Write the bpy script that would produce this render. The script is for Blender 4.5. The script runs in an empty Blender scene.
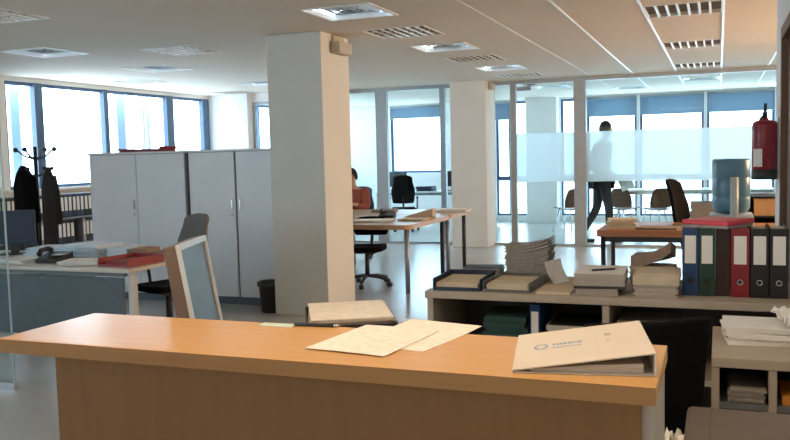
import bpy, bmesh, math, random
from mathutils import Vector, Matrix
random.seed(7)
sc = bpy.context.scene
COL = sc.collection
PI = math.pi

# ---------------------------------------------------------------- camera
H_CAM = 1.46
yaw, pitch, roll = 0.372508, 0.0764716, -0.0247861
fwd = Vector((-math.sin(yaw)*math.cos(pitch), math.cos(yaw)*math.cos(pitch), -math.sin(pitch)))
r0 = Vector((math.cos(yaw), math.sin(yaw), 0)); u0 = r0.cross(fwd)
rt = math.cos(roll)*r0 + math.sin(roll)*u0
up = -math.sin(roll)*r0 + math.cos(roll)*u0
cam = bpy.data.cameras.new('camera'); cam_o = bpy.data.objects.new('camera', cam); COL.objects.link(cam_o)
cam.sensor_width = 36; cam.lens = 830.7*36/790; cam.clip_start = 0.05; cam.clip_end = 200
m = Matrix((rt, up, -fwd)).transposed().to_4x4(); m.translation = (0, 0, H_CAM)
cam_o.matrix_world = m
sc.camera = cam_o

# ---------------------------------------------------------------- world, sun, large lights, exposure
w = bpy.data.worlds.new('daylight'); sc.world = w; w.use_nodes = True
bg = w.node_tree.nodes['Background']
bg.inputs[0].default_value = (0.70, 0.86, 1.0, 1); bg.inputs[1].default_value = 7.0
sun = bpy.data.lights.new('sun', 'SUN'); sun.energy = 7; sun.angle = 0.01; sun.color = (1, .95, .86)
sun_o = bpy.data.objects.new('sun', sun); COL.objects.link(sun_o)
sun_o.rotation_euler = Vector((0.12, -1, -1.38)).to_track_quat('-Z', 'Y').to_euler()
sun_o.location = (0, 25, 12)

def area(name, loc, aim, sx, sy, power, col, portal=False):
    l = bpy.data.lights.new(name, 'AREA'); l.shape = 'RECTANGLE'; l.size = sx; l.size_y = sy
    l.energy = power; l.color = col
    o = bpy.data.objects.new(name, l); COL.objects.link(o); o.location = loc
    o.rotation_euler = Vector(aim).to_track_quat('-Z', 'Y').to_euler()
    if portal: l.cycles.is_portal = True
    return o
area('portal_left', (-8.75, 10.3, 1.8), (1, 0, 0), 1.6, 4.8, 1, (1, 1, 1), True)
area('portal_left_back', (-8.75, 15.4, 1.8), (1, 0, 0), 1.6, 4.0, 1, (1, 1, 1), True)
area('portal_far', (-3.0, 17.95, 1.6), (0, -1, 0), 10.4, 2.1, 1, (1, 1, 1), True)
area('rear_fill', (-3.2, -7.6, 1.5), (-.05, 1, .10), 5.5, 1.9, 70, (1, .90, .78))  # added fill light behind the camera, no entrance opening there
area('portal_left_near', (-8.75, -.2, 1.85), (1, 0, 0), 1.5, 5.4, 1, (1, 1, 1), True)
area('counter_lamp', (-.9, 1.75, 2.57), (0, 0.0, -1), 1.2, .5, 19, (1, .72, .45))
area('lobby_lamp', (3.2, 8.6, 2.2), (-1, 0.05, -0.25), 1.8, 1.4, 210, (1, .68, .42))

sc.view_settings.view_transform = 'Standard'; sc.view_settings.look = 'None'
sc.view_settings.gamma = 1.0; sc.view_settings.exposure = 0.6
sc.view_settings.use_curve_mapping = False
sc.cycles.transparent_max_bounces = 16
sc.cycles.max_bounces = 10; sc.cycles.diffuse_bounces = 6
sc.cycles.sample_clamp_indirect = 6.0

# ---------------------------------------------------------------- materials
MATS = {}
def mat(name, col, rough=.6, metal=0, var=.06, scale=12, bump=0, emit=None, spec=.5, trans=0, stretch=None):
    if name in MATS: return MATS[name]
    M = bpy.data.materials.new(name); M.use_nodes = True; nt = M.node_tree; N = nt.nodes; L = nt.links
    b = N['Principled BSDF']
    tc = N.new('ShaderNodeTexCoord'); nz = N.new('ShaderNodeTexNoise'); nz.inputs['Scale'].default_value = scale
    nz.inputs['Detail'].default_value = 4
    if stretch:
        mp = N.new('ShaderNodeMapping'); mp.inputs['Scale'].default_value = stretch
        L.new(tc.outputs['Object'], mp.inputs[0]); L.new(mp.outputs[0], nz.inputs['Vector'])
    else: L.new(tc.outputs['Object'], nz.inputs['Vector'])
    rp = N.new('ShaderNodeValToRGB')
    c = Vector(col[:3])
    rp.color_ramp.elements[0].position = .3; rp.color_ramp.elements[1].position = .7
    rp.color_ramp.elements[0].color = (*(c*(1-var)), 1); rp.color_ramp.elements[1].color = (*[min(1, x*(1+var)) for x in c], 1)
    L.new(nz.outputs[0], rp.inputs[0]); L.new(rp.outputs[0], b.inputs['Base Color'])
    b.inputs['Roughness'].default_value = rough; b.inputs['Metallic'].default_value = metal
    b.inputs['Specular IOR Level'].default_value = spec
    if trans: b.inputs['Transmission Weight'].default_value = trans
    if bump:
        bp = N.new('ShaderNodeBump'); bp.inputs['Strength'].default_value = bump; bp.inputs['Distance'].default_value = .01
        L.new(nz.outputs[0], bp.inputs['Height']); L.new(bp.outputs[0], b.inputs['Normal'])
    if emit:
        b.inputs['Emission Color'].default_value = (*emit[:3], 1); b.inputs['Emission Strength'].default_value = emit[3]
    MATS[name] = M
    return M

def glass_mat(name, tint, refl=.08, frost=0, rough=.02):
    M = bpy.data.materials.new(name); M.use_nodes = True; nt = M.node_tree; N = nt.nodes; L = nt.links
    for n in list(N): N.remove(n)
    out = N.new('ShaderNodeOutputMaterial')
    tr = N.new('ShaderNodeBsdfTransparent'); tr.inputs[0].default_value = (*tint, 1)
    gl = N.new('ShaderNodeBsdfGlossy'); gl.inputs['Roughness'].default_value = rough; gl.inputs[0].default_value = (.9, .96, 1, 1)
    fr = N.new('ShaderNodeFresnel'); fr.inputs[0].default_value = 1.25
    ge = N.new('ShaderNodeNewGeometry'); inv = N.new('ShaderNodeMath'); inv.operation = 'SUBTRACT'; inv.inputs[0].default_value = 1; L.new(ge.outputs['Backfacing'], inv.inputs[1])
    mu = N.new('ShaderNodeMath'); mu.operation = 'MULTIPLY'; L.new(fr.outputs[0], mu.inputs[0]); L.new(inv.outputs[0], mu.inputs[1])
    mx = N.new('ShaderNodeMixShader'); L.new(mu.outputs[0], mx.inputs[0]); L.new(tr.outputs[0], mx.inputs[1]); L.new(gl.outputs[0], mx.inputs[2])
    last = mx
    if frost:
        tl = N.new('ShaderNodeBsdfTranslucent'); tl.inputs[0].default_value = (.90, .95, .97, 1)
        df = N.new('ShaderNodeBsdfDiffuse'); df.inputs[0].default_value = (.85, .93, .95, 1)
        m1 = N.new('ShaderNodeMixShader'); m1.inputs[0].default_value = .25; L.new(tl.outputs[0], m1.inputs[1]); L.new(df.outputs[0], m1.inputs[2])
        m2 = N.new('ShaderNodeMixShader'); m2.inputs[0].default_value = frost; L.new(mx.outputs[0], m2.inputs[1]); L.new(m1.outputs[0], m2.inputs[2])
        last = m2
    L.new(last.outputs[0], out.inputs[0])
    MATS[name] = M
    return M

def wood_mat(name, c1, c2, rough=.3, axis=(1, 14, 14), scale=3):
    M = bpy.data.materials.new(name); M.use_nodes = True; nt = M.node_tree; N = nt.nodes; L = nt.links
    b = N['Principled BSDF']; tc = N.new('ShaderNodeTexCoord'); mp = N.new('ShaderNodeMapping')
    mp.inputs['Scale'].default_value = axis; L.new(tc.outputs['Object'], mp.inputs[0])
    nz = N.new('ShaderNodeTexNoise'); nz.inputs['Scale'].default_value = scale; nz.inputs['Detail'].default_value = 6
    nz.inputs['Distortion'].default_value = .4
    L.new(mp.outputs[0], nz.inputs['Vector'])
    rp = N.new('ShaderNodeValToRGB'); rp.color_ramp.elements[0].position = .3; rp.color_ramp.elements[1].position = .72
    rp.color_ramp.elements[0].color = (*c1, 1); rp.color_ramp.elements[1].color = (*c2, 1)
    L.new(nz.outputs[0], rp.inputs[0]); L.new(rp.outputs[0], b.inputs['Base Color']); b.inputs['Roughness'].default_value = rough
    MATS[name] = M
    return M

def lined_paper(name, base, ink, freq=55, rough=.7, thresh=.62):
    """paper with illegible printed lines"""
    M = bpy.data.materials.new(name); M.use_nodes = True; nt = M.node_tree; N = nt.nodes; L = nt.links
    b = N['Principled BSDF']; tc = N.new('ShaderNodeTexCoord')
    wv = N.new('ShaderNodeTexWave'); wv.bands_direction = 'Y'; wv.inputs['Scale'].default_value = freq/6.28
    L.new(tc.outputs['Object'], wv.inputs['Vector'])
    nz = N.new('ShaderNodeTexNoise'); nz.inputs['Scale'].default_value = 38; L.new(tc.outputs['Object'], nz.inputs['Vector'])
    mu = N.new('ShaderNodeMath'); mu.operation = 'MULTIPLY'; L.new(wv.outputs['Fac'], mu.inputs[0]); L.new(nz.outputs[0], mu.inputs[1])
    rp = N.new('ShaderNodeValToRGB'); rp.color_ramp.elements[0].position = thresh-.25; rp.color_ramp.elements[1].position = thresh
    rp.color_ramp.elements[0].color = (*base, 1); rp.color_ramp.elements[1].color = (*ink, 1)
    L.new(mu.outputs[0], rp.inputs[0]); L.new(rp.outputs[0], b.inputs['Base Color']); b.inputs['Roughness'].default_value = rough
    MATS[name] = M
    return M

ceil_m = mat('ceiling_tile', (.72, .64, .54), .9, var=.03, scale=60, bump=.05)
tbar_m = mat('white_tbar', (.85, .86, .84), .35)
wall_m = mat('wall_paint', (.74, .74, .71), .85, var=.02, scale=4)
wallw_m = mat('wall_white', (.82, .83, .83), .85, var=.02, scale=4)
col_m = mat('column_paint', (.68, .675, .64), .8, var=.025, scale=3)
floor_m = mat('floor_vinyl', (.46, .455, .44), .24, var=.05, scale=1.5, spec=.5)
frame_blue = mat('window_frame_blue', (.07, .12, .22), .5)
frame_grey = mat('partition_frame', (.36, .39, .41), .4, .3)
clear = glass_mat('clear_glass', (.87, .95, .97))
wpane = glass_mat('window_glass', (.93, .97, .99))
spandrel = glass_mat('frosted_lower_pane', (.30, .41, .46), frost=.93)
frost_m = glass_mat('frosted_glass', (.86, .95, .98), frost=.76)
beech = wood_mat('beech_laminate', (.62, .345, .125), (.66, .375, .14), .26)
beech_shaded = wood_mat('beech_panel_shaded', (.19, .088, .022), (.21, .10, .026), .62, (14, 14, 1))  # same beech as the top, front shade put into the colour
edge_shaded = wood_mat('beech_edge_shaded', (.34, .165, .05), (.38, .19, .06), .5)  # darker copy of the beech, carries the shade of the front edge
oakt = wood_mat('table_wood', (.42, .25, .13), (.52, .33, .19), .35)
redwood = wood_mat('reddish_table_wood', (.36, .14, .06), (.46, .20, .09), .35)
doorw = wood_mat('brown_door_wood', (.095, .035, .018), (.15, .055, .028), .4, (14, 14, 1))
white_lam = mat('white_laminate', (.74, .75, .76), .4, var=.02)
cab_m = mat('cabinet_door_white', (.74, .78, .84), .42, var=.02, scale=3)
dark_gap = mat('dark_gap', (.025, .027, .03), .7)
carc_m = mat('carcass_grey', (.16, .17, .19), .6)
beige_lam = mat('beige_laminate', (.45, .385, .30), .5, var=.04)
black_pl = mat('black_plastic', (.018, .018, .020), .45)
black_fab = mat('black_fabric', (.005, .005, .0055), .95, var=.25, scale=60, bump=.2, spec=.15)
mesh_grey = mat('grey_mesh_fabric', (.15, .148, .145), .9, var=.2, scale=90)
chrome = mat('chrome_metal', (.6, .62, .64), .22, 1)
steel = mat('grey_steel', (.33, .35, .37), .4, .6)
dark_metal = mat('dark_metal', (.04, .045, .055), .4, .5)
silver = mat('silver_plastic', (.62, .61, .59), .4, .2)
navy = mat('navy_plastic', (.02, .035, .075), .5)
paper = mat('white_paper', (.80, .79, .76), .8, var=.05, scale=20)
paper_warm = mat('cream_paper', (.64, .54, .39), .8, var=.07, scale=20)
paper_grey = mat('grey_paper', (.30, .275, .25), .8, var=.15, scale=40)
brown_env = mat('brown_paper', (.27, .195, .135), .8, var=.12, scale=25)
paper_edge = mat('paper_edges', (.50, .44, .37), .85, var=.2, scale=160, stretch=(.2, .2, 4))
printed = lined_paper('printed_sheet', (.84, .79, .72), (.58, .54, .50), 95)
print_lab = lined_paper('spine_label', (.78, .76, .72), (.40, .38, .36), 260)
red_pl = mat('red_plastic', (.26, .015, .018), .4)
red_bright = mat('red_folder', (.62, .03, .045), .4)
maroon = mat('maroon_plastic', (.22, .02, .04), .5)
green_pl = mat('dark_green_card', (.012, .05, .03), .5)
blue_pl = mat('blue_card', (.012, .05, .15), .45)
black_card = mat('black_card', (.009, .009, .010), .5)
oxblood = mat('dark_brown_card', (.035, .014, .012), .6)
teal_card = mat('dark_teal_card', (.02, .06, .055), .6)
folder_white = mat('folder_white', (.67, .60, .50), .5, var=.03)
ink_blue = mat('blue_grey_ink', (.30, .37, .47), .6)
ink_grey = mat('grey_ink', (.33, .31, .29), .6)
orange_card = mat('orange_card', (.72, .30, .04), .6)
skin_m = mat('skin', (.50, .30, .21), .55)
hair_m = mat('dark_hair', (.012, .010, .009), .6)
shirt_blue = mat('pale_blue_shirt', (.38, .47, .56), .85)
trouser = mat('dark_trousers', (.016, .017, .022), .9)
jersey = mat('rust_jersey', (.28, .075, .045), .9)
shell_m = wood_mat('brown_plywood', (.10, .042, .018), (.15, .065, .03), .45)
bottle_m = mat('blue_water_bottle', (.10, .24, .34), .3, var=.2, scale=6, trans=.25)
grey_print = mat('warm_grey_plastic', (.13, .108, .088), .55)
white_pl = mat('white_plastic', (.72, .73, .73), .4)
blind_m = mat('blue_roller_blind', (.30, .38, .47), .85)
def translucent_cloth(M, col, k):
    nt = M.node_tree; b = nt.nodes['Principled BSDF']; o_ = [n for n in nt.nodes if n.type == 'OUTPUT_MATERIAL'][0]
    tl = nt.nodes.new('ShaderNodeBsdfTranslucent'); tl.inputs[0].default_value = (*col, 1); mx = nt.nodes.new('ShaderNodeMixShader'); mx.inputs[0].default_value = k
    nt.links.new(b.outputs[0], mx.inputs[1]); nt.links.new(tl.outputs[0], mx.inputs[2]); nt.links.new(mx.outputs[0], o_.inputs[0])
translucent_cloth(blind_m, (.25, .32, .37), .6)

# ---------------------------------------------------------------- mesh helpers
class MB:
    def __init__(s): s.v = []; s.f = []; s.sm = []
    def add(s, vs, fs, smooth=False):
        o = len(s.v); s.v += [tuple(v) for v in vs]
        for f in fs: s.f.append(tuple(i+o for i in f)); s.sm.append(smooth)
        return s
    def box(s, x0, x1, y0, y1, z0, z1, M=None):
        vs = [Vector(p) for p in ((x0,y0,z0),(x1,y0,z0),(x1,y1,z0),(x0,y1,z0),(x0,y0,z1),(x1,y0,z1),(x1,y1,z1),(x0,y1,z1))]
        if M is not None: vs = [M @ v for v in vs]
        return s.add(vs, ((0,3,2,1),(4,5,6,7),(0,1,5,4),(1,2,6,5),(2,3,7,6),(3,0,4,7)))
    def cyl(s, p0, p1, ra, rb=None, n=16, smooth=True, caps=True):
        rb = ra if rb is None else rb
        p0 = Vector(p0); p1 = Vector(p1); d = (p1-p0).normalized()
        a = d.orthogonal().normalized(); b = d.cross(a); vs = []; fs = []
        for i in range(n):
            t = 2*PI*i/n; q = a*math.cos(t)+b*math.sin(t); vs += [p0+q*ra, p1+q*rb]
        for i in range(n):
            j = (i+1) % n; fs.append((2*i, 2*j, 2*j+1, 2*i+1))
        s.add(vs, fs, smooth)
        if caps:
            s.add([vs[2*i] for i in range(n)], [tuple(reversed(range(n)))]); s.add([vs[2*i+1] for i in range(n)], [tuple(range(n))])
        return s
    def tube(s, pts, r, n=8):
        pts = [Vector(p) for p in pts]; rings = []
        prev = None
        for i, p in enumerate(pts):
            d = (pts[min(i+1, len(pts)-1)]-pts[max(i-1, 0)]).normalized()
            a = d.orthogonal().normalized() if prev is None else (prev-d*prev.dot(d)).normalized()
            prev = a; b = d.cross(a)
            rings.append([p+(a*math.cos(2*PI*k/n)+b*math.sin(2*PI*k/n))*r for k in range(n)])
        vs = [v for rg in rings for v in rg]; fs = []
        for i in range(len(pts)-1):
            for k in range(n):
                fs.append((i*n+k, i*n+(k+1) % n, (i+1)*n+(k+1) % n, (i+1)*n+k))
        fs.append(tuple(reversed(range(n)))); fs.append(tuple((len(pts)-1)*n+k for k in range(n)))
        return s.add(vs, fs, True)
    def lathe(s, prof, c=(0,0,0), n=24, sx=1, sy=1, fn=None):
        vs = []; fs = []
        for (r, z) in prof:
            for k in range(n):
                t = 2*PI*k/n; rr = r*(fn(t, z) if fn else 1)
                vs.append((c[0]+rr*sx*math.cos(t), c[1]+rr*sy*math.sin(t), c[2]+z))
        m = len(prof)
        for i in range(m-1):
            for k in range(n): fs.append((i*n+k, i*n+(k+1) % n, (i+1)*n+(k+1) % n, (i+1)*n+k))
        s.add(vs, fs, True)
        s.add(vs[:n], [tuple(reversed(range(n)))]); s.add(vs[-n:], [tuple(range(n))])
        return s
    def prism(s, outline, axis, a0, a1):
        """outline: list of 2-D points; axis 'x','y','z' extruded from a0 to a1"""
        def P(u, v, a): return {'x': (a, u, v), 'y': (u, a, v), 'z': (u, v, a)}[axis]
        n = len(outline); vs = [P(u, v, a0) for u, v in outline]+[P(u, v, a1) for u, v in outline]
        fs = [tuple(range(n)), tuple(reversed(range(n, 2*n)))]
        for i in range(n):
            j = (i+1) % n; fs.append((i, i+n, j+n, j))
        return s.add(vs, fs)
    def sheet(s, fn, nu, nv, th):
        """surface fn(u,v)->Vector with thickness th (downwards)"""
        vs = []; fs = []
        for dz in (0, -th):
            for i in range(nu+1):
                for j in range(nv+1):
                    p = Vector(fn(i/nu, j/nv)); p.z += dz; vs.append(p)
        K = (nu+1)*(nv+1); I = lambda i, j, k: k*K+i*(nv+1)+j
        for i in range(nu):
            for j in range(nv):
                fs.append((I(i,j,0), I(i+1,j,0), I(i+1,j+1,0), I(i,j+1,0))); fs.append((I(i,j,1), I(i,j+1,1), I(i+1,j+1,1), I(i+1,j,1)))
        for i in range(nu):
            fs.append((I(i,0,0), I(i,0,1), I(i+1,0,1), I(i+1,0,0))); fs.append((I(i,nv,0), I(i+1,nv,0), I(i+1,nv,1), I(i,nv,1)))
        for j in range(nv):
            fs.append((I(0,j,0), I(0,j+1,0), I(0,j+1,1), I(0,j,1))); fs.append((I(nu,j,0), I(nu,j,1), I(nu,j+1,1), I(nu,j+1,0)))
        return s.add(vs, fs)
    def build(s, name, material, parent=None, bevel=0, smooth=None, kind=None, sub=0):
        me = bpy.data.meshes.new(name); me.from_pydata(s.v, [], s.f)
        for p, q in zip(me.polygons, s.sm): p.use_smooth = q if smooth is None else smooth
        bm = bmesh.new(); bm.from_mesh(me); bmesh.ops.remove_doubles(bm, verts=bm.verts, dist=1e-6)
        bmesh.ops.recalc_face_normals(bm, faces=bm.faces); bm.to_mesh(me); bm.free()
        me.materials.append(material)
        o = bpy.data.objects.new(name, me); COL.objects.link(o)
        if parent: o.parent = parent
        if bevel:
            b = o.modifiers.new('bevel', 'BEVEL'); b.width = bevel; b.segments = 2; b.limit_method = 'ANGLE'
        if sub:
            d = o.modifiers.new('subd', 'SUBSURF'); d.levels = sub; d.render_levels = sub
        if kind: o['kind'] = kind
        return o

def thing(name, label, cat, loc=(0,0,0), rz=0, group=None):
    o = bpy.data.objects.new(name, None); COL.objects.link(o); o.empty_display_size = .1
    o.location = loc; o.rotation_euler = (0, 0, rz); o['label'] = label; o['category'] = cat
    if group: o['group'] = group
    return o
def tag(o, label, cat, group=None, loc=None, rz=None):
    o['label'] = label; o['category'] = cat
    if group: o['group'] = group
    if loc is not None: o.location = loc
    if rz is not None: o.rotation_euler = (0, 0, rz)
    return o
KIDS = {}
def children(o): return [c for c in COL.objects if c.parent == o]
def dup(o, label=None, loc=None, rz=None, group=None):
    def cp(a, par):
        c = a.copy(); COL.objects.link(c)
        if par: c.parent = par
        for k in children(a): cp(k, c)
        return c
    kids_guard = cp(o, None)
    if label: kids_guard['label'] = label
    if loc is not None: kids_guard.location = loc
    if rz is not None: kids_guard.rotation_euler = (0, 0, rz)
    if group: kids_guard['group'] = group
    return kids_guard
def struct(name, mb, m, parent=None, bevel=0):
    o = mb.build(name, m, parent, bevel)
    if parent is None: o['kind'] = 'structure'
    return o
def rot(o, deg): return math.radians(deg)

# ================================================================ SETTING
C = 2.60
# floor
struct('floor', MB().box(-8.6, 4.2, -8.2, 17.9, -.12, 0), floor_m)
# ceiling in .611 m tiles with holes where fittings sit
TX = .611; X0 = .03-14*TX; TY = .611; Y0 = 6.99-16*TY
def cell(x, y): return (int(math.floor((x-X0)/TX+1e-6)), int(math.floor((y-Y0)/TY+1e-6)))
LOUVRES = [(-.27, 7.1), (-.27, 9.6), (-.27, 12.0), (-2.71, 7.1), (-2.71, 9.6), (-2.71, 12.0), (-5.15, 4.9), (-5.15, 7.1), (-5.15, 9.6), (-7.6, 9.9), (-7.6, 12.0)]
DIFFS = [(-2.71, 5.95), (-2.71, 8.35), (-2.71, 10.8), (-6.38, 6.4), (-6.38, 8.8), (-6.38, 11.2), (-.27, 14.4), (-2.71, 14.4), (-1.5, 15.6)]
holes = {cell(*p) for p in LOUVRES+DIFFS}
cm = MB(); tb = MB(); tbx = MB()
for i in range(22):
    for j in range(-10, 37):
        x = X0+i*TX; y = Y0+j*TY
        if y > 17.9 or y+TY < -8.0: continue
        if (i, j) in holes: continue
        cm.box(x, x+TX, y, y+TY, C, C+.02)
struct('ceiling', cm, ceil_m)
for i in range(23):
    x = X0+i*TX
    if x > 4.2 or x < -8.4: continue
    if x < -2.1: continue
    if x < -1.4: tb.box(x-.005, x+.005, -7.9, 17.6, C-.003, C+.002)
    else: tb.box(x-.010, x+.010, -7.9, 17.6, C-.005, C+.002)
struct('trim_1', tb, tbar_m)

# walls
wl = MB()
XL = -8.4
wl.box(XL-.10, XL, -8.2, 17.9, 0, 1.15); wl.box(XL-.10, XL, -8.2, 17.9, 2.54, C)
for a, b in ((-8.2, -2.8), (2.4, 8.08), (12.56, 13.5), (17.3, 17.9)): wl.box(XL-.10, XL, a, b, 1.15, 2.54)
struct('wall_left', wl, wall_m)
wb = MB().box(-8.4, 4.2, -8.2, -8.0, 0, C); struct('wall_back', wb, wall_m)
wr = MB(); XR = .36
wr.box(XR, XR+.14, -8.0, 4.5, 0, C); wr.box(XR, XR+.14, 5.55, 6.22, 0, C); wr.box(XR, XR+.14, 4.5, 5.55, 2.14, C)
struct('wall_right', wr, wallw_m)
struct('wall_lobby', MB().box(4.0, 4.2, -8.0, 17.6, 0, C), wall_m)
# far wall with windows
YF = 17.6
WINS = [(-6.95, -5.72, 1.08), (-4.50, -4.18, .12), (-4.12, -3.78, .12), (-3.10, -2.74, .12), (-2.56, -1.56, .12), (-1.50, -.28, .12), (-.22, 1.0, .12), (1.06, 2.2, .12)]
wf = MB(); xs = -8.6
for a, b, s_ in WINS:
    wf.box(xs, a, YF, YF+.25, 0, C); wf.box(a, b, YF, YF+.25, 0, s_); wf.box(a, b, YF, YF+.25, 2.57, C); xs = b
wf.box(xs, 4.2, YF, YF+.25, 0, C)
struct('wall_far', wf, wallw_m)
# partition wall of the rear offices on the left
wp = MB(); wp.box(-8.4, -7.52, 12.58, 12.70, 0, C); wp.box(-6.95, -5.92, 12.58, 12.70, 0, C); wp.box(-7.52, -6.95, 12.58, 12.7, 0, 1.1); wp.box(-7.52, -6.95, 12.58, 12.7, 2.45, C)
wp.box(-6.04, -5.92, 12.7, 13.0, 0, C)
struct('wall_partition', wp, wallw_m)
struct('wall_pilaster', MB().box(-7.83, -7.52, 12.43, 12.58, 0, C), wall_m)
struct('wall_pillar', MB().box(-3.76, -3.12, 17.25, 17.6, 0, C), wallw_m)
# columns of the room
struct('wall_column', MB().box(-3.90, -3.34, 6.82, 7.42, 0, C), col_m, bevel=.006)
struct('wall_column_far', MB().box(-3.93, -3.36, 12.55, 13.15, 0, C), col_m, bevel=.006)
# skirting
sk = MB(); sk.box(-8.4, -8.385, -2.5, 12.58, 0, .08); sk.box(-8.4, 2.6, 17.585, 17.6, 0, .09)
struct('baseboard_far', sk, wallw_m)

nwin = [0]
def window(axis, at, a, b, z0, z1, depth=.06, fw=.045, fm=frame_blue, gm=wpane, mull=()):
    """axis 'x': wall plane x=at spanning y a..b ; axis 'y': plane y=at spanning x a..b"""
    nwin[0] += 1
    def bx(mb, p, q, zz0, zz1, d):
        if axis == 'x': mb.box(at-d, at, p, q, zz0, zz1)
        else: mb.box(p, q, at, at+d, zz0, zz1)
    fr = MB()
    bx(fr, a, a+fw, z0, z1, depth); bx(fr, b-fw, b, z0, z1, depth)
    bx(fr, a+fw, b-fw, z0, z0+fw, depth); bx(fr, a+fw, b-fw, z1-fw, z1, depth)
    for mm in mull: bx(fr, mm-fw*.4, mm+fw*.4, z0+fw, z1-fw, depth)
    f = struct('window_%d' % nwin[0], fr, fm)
    pn = MB()
    if axis == 'x': pn.box(at-depth*.6, at-depth*.4, a+fw, b-fw, z0+fw, z1-fw)
    else: pn.box(a+fw, b-fw, at+depth*.4, at+depth*.6, z0+fw, z1-fw)
    pn.build('pane', gm, f)
    return f
for a, b in ((8.08, 8.62), (8.62, 9.94), (9.94, 11.45), (11.45, 12.56)): window('x', XL-.03, a, b, 1.15, 2.54, fw=.045, depth=.04)
window('x', XL-.05, -2.8, 2.4, 1.15, 2.54, mull=(-1.1, .6))  # unseen window, added to light the column and cabinet fronts
window('x', XL-.05, 13.5, 17.3, 1.15, 2.54, mull=(14.4, 15.4, 16.4))
for a, b, s_ in WINS:
    if s_ > 1: window('y', YF+.08, a, b, s_, 2.57, fw=.05)
    else:
        window('y', YF+.08, a, b, .92, 2.57, fw=.05)
        window('y', YF+.08, a, b, s_, .92, fw=.04, gm=spandrel)
# glazed opening of the left rear office
window('y', 12.6, -7.52, -6.95, 1.1, 2.45, fw=.05, fm=frame_grey, gm=clear)
# blue mullion columns and fins of the left facade
tr = MB()
for y0, y1, d in ((8.56, 8.70, .18), (11.38, 11.56, .18), (12.40, 12.60, .12)): tr.box(XL-.075, XL+.01, y0, y1, 1.15, 2.54)
tr.box(XL-.075, XL+.01, 9.89, 9.98, 1.15, 2.54)
struct('trim_2', tr, mat('mullion_blue', (.065, .115, .19), .5))
fn = MB()
for y0, y1 in ((8.30, 8.46), (10.42, 10.62), (11.06, 11.10), (11.18, 11.22), (12.10, 12.14)): fn.box(XL-.5, XL-.44, y0+.28, y1+.28, .6, 2.9)
struct('trim_3', fn, mat('facade_fin', (.30, .42, .58), .6))
# sill board
struct('trim_4', MB().box(XL, XL+.06, 8.0, 12.56, 1.12, 1.15), wallw_m)

# roller blinds behind the far windows
BL = [(-6.93, -5.74, 2.32, 'left rear office window'), (-4.49, -4.19, 2.20, 'narrow window beside the far column'), (-2.55, -1.57, 2.19, 'window behind the standing person'),
      (-1.49, -.29, 2.19, 'middle window of the meeting room'), (-.21, .99, 2.19, 'window behind the fire extinguisher')]
for a, b, z, wh in BL:
    t = thing('roller_blind', 'blue roller blind half lowered in the '+wh, 'blind', ((a+b)/2, YF-.02, z), group='roller blinds in the far windows')
    hw = (b-a)/2
    MB().box(-hw, hw, 0, .004, .0, 2.55-z).build('fabric', blind_m, t)
    MB().box(-hw, hw, -.008, .012, -.02, .0).build('bottom_bar', frame_grey, t)
    MB().cyl((-hw, .0, 2.55-z), (hw, .0, 2.55-z), .022, n=12).build('roller', frame_grey, t)

# glass partition
YG = 13.0
ng = [0]
def glass_panel(x0, x1, frost=True, z1=C-.06):
    nwin[0] += 1
    f = struct('window_%d' % nwin[0], MB().box(x0, x1, YG-.006, YG+.006, .03, z1), clear)
    if frost: MB().box(x0, x1, YG-.010, YG-.0065, 1.0, 1.765).build('frosted_band', frost_m, f)
    return f
for x0, x1, fr in ((-5.90, -5.37, 0), (-5.17, -4.24, 0), (-4.15, -3.95, 0), (-3.34, -3.07, 0), (-2.98, -2.08, 1), (-1.90, -.61, 1), (-.61, .71, 1), (.71, 2.6, 1), (2.62, 3.98, 1)):
    glass_panel(x0, x1, bool(fr))
tr = MB()
tr.box(-5.92, -3.93, YG-.04, YG+.04, C-.06, C); tr.box(-3.36, 4.0, YG-.04, YG+.04, C-.06, C)
tr.box(-5.92, -3.93, YG-.012, YG+.012, 0, .03); tr.box(-3.36, 4.0, YG-.012, YG+.012, 0, .03)
for x0, x1 in ((-5.92, -5.90), (-5.37, -5.17), (-4.24, -4.15), (-3.95, -3.93), (-3.07, -2.98), (-2.08, -1.90)): tr.box(x0, x1, YG-.04, YG+.04, .03, C-.06)
struct('trim_5', tr, frame_grey)

# door in the right wall
d = struct('door_1', MB().box(XR+.02, XR+.06, 4.5, 5.55, 0, 2.14), doorw, bevel=.003)
fr = MB(); fr.box(XR-.015, XR+.02, 5.50, 5.58, 0, 2.17); fr.box(XR-.015, XR+.02, 4.44, 4.50, 0, 2.17); fr.box(XR-.015, XR+.02, 4.5, 5.50, 2.10, 2.17)
fr.build('door_frame', mat('door_frame_brown', (.14, .075, .045), .5), d)
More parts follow.
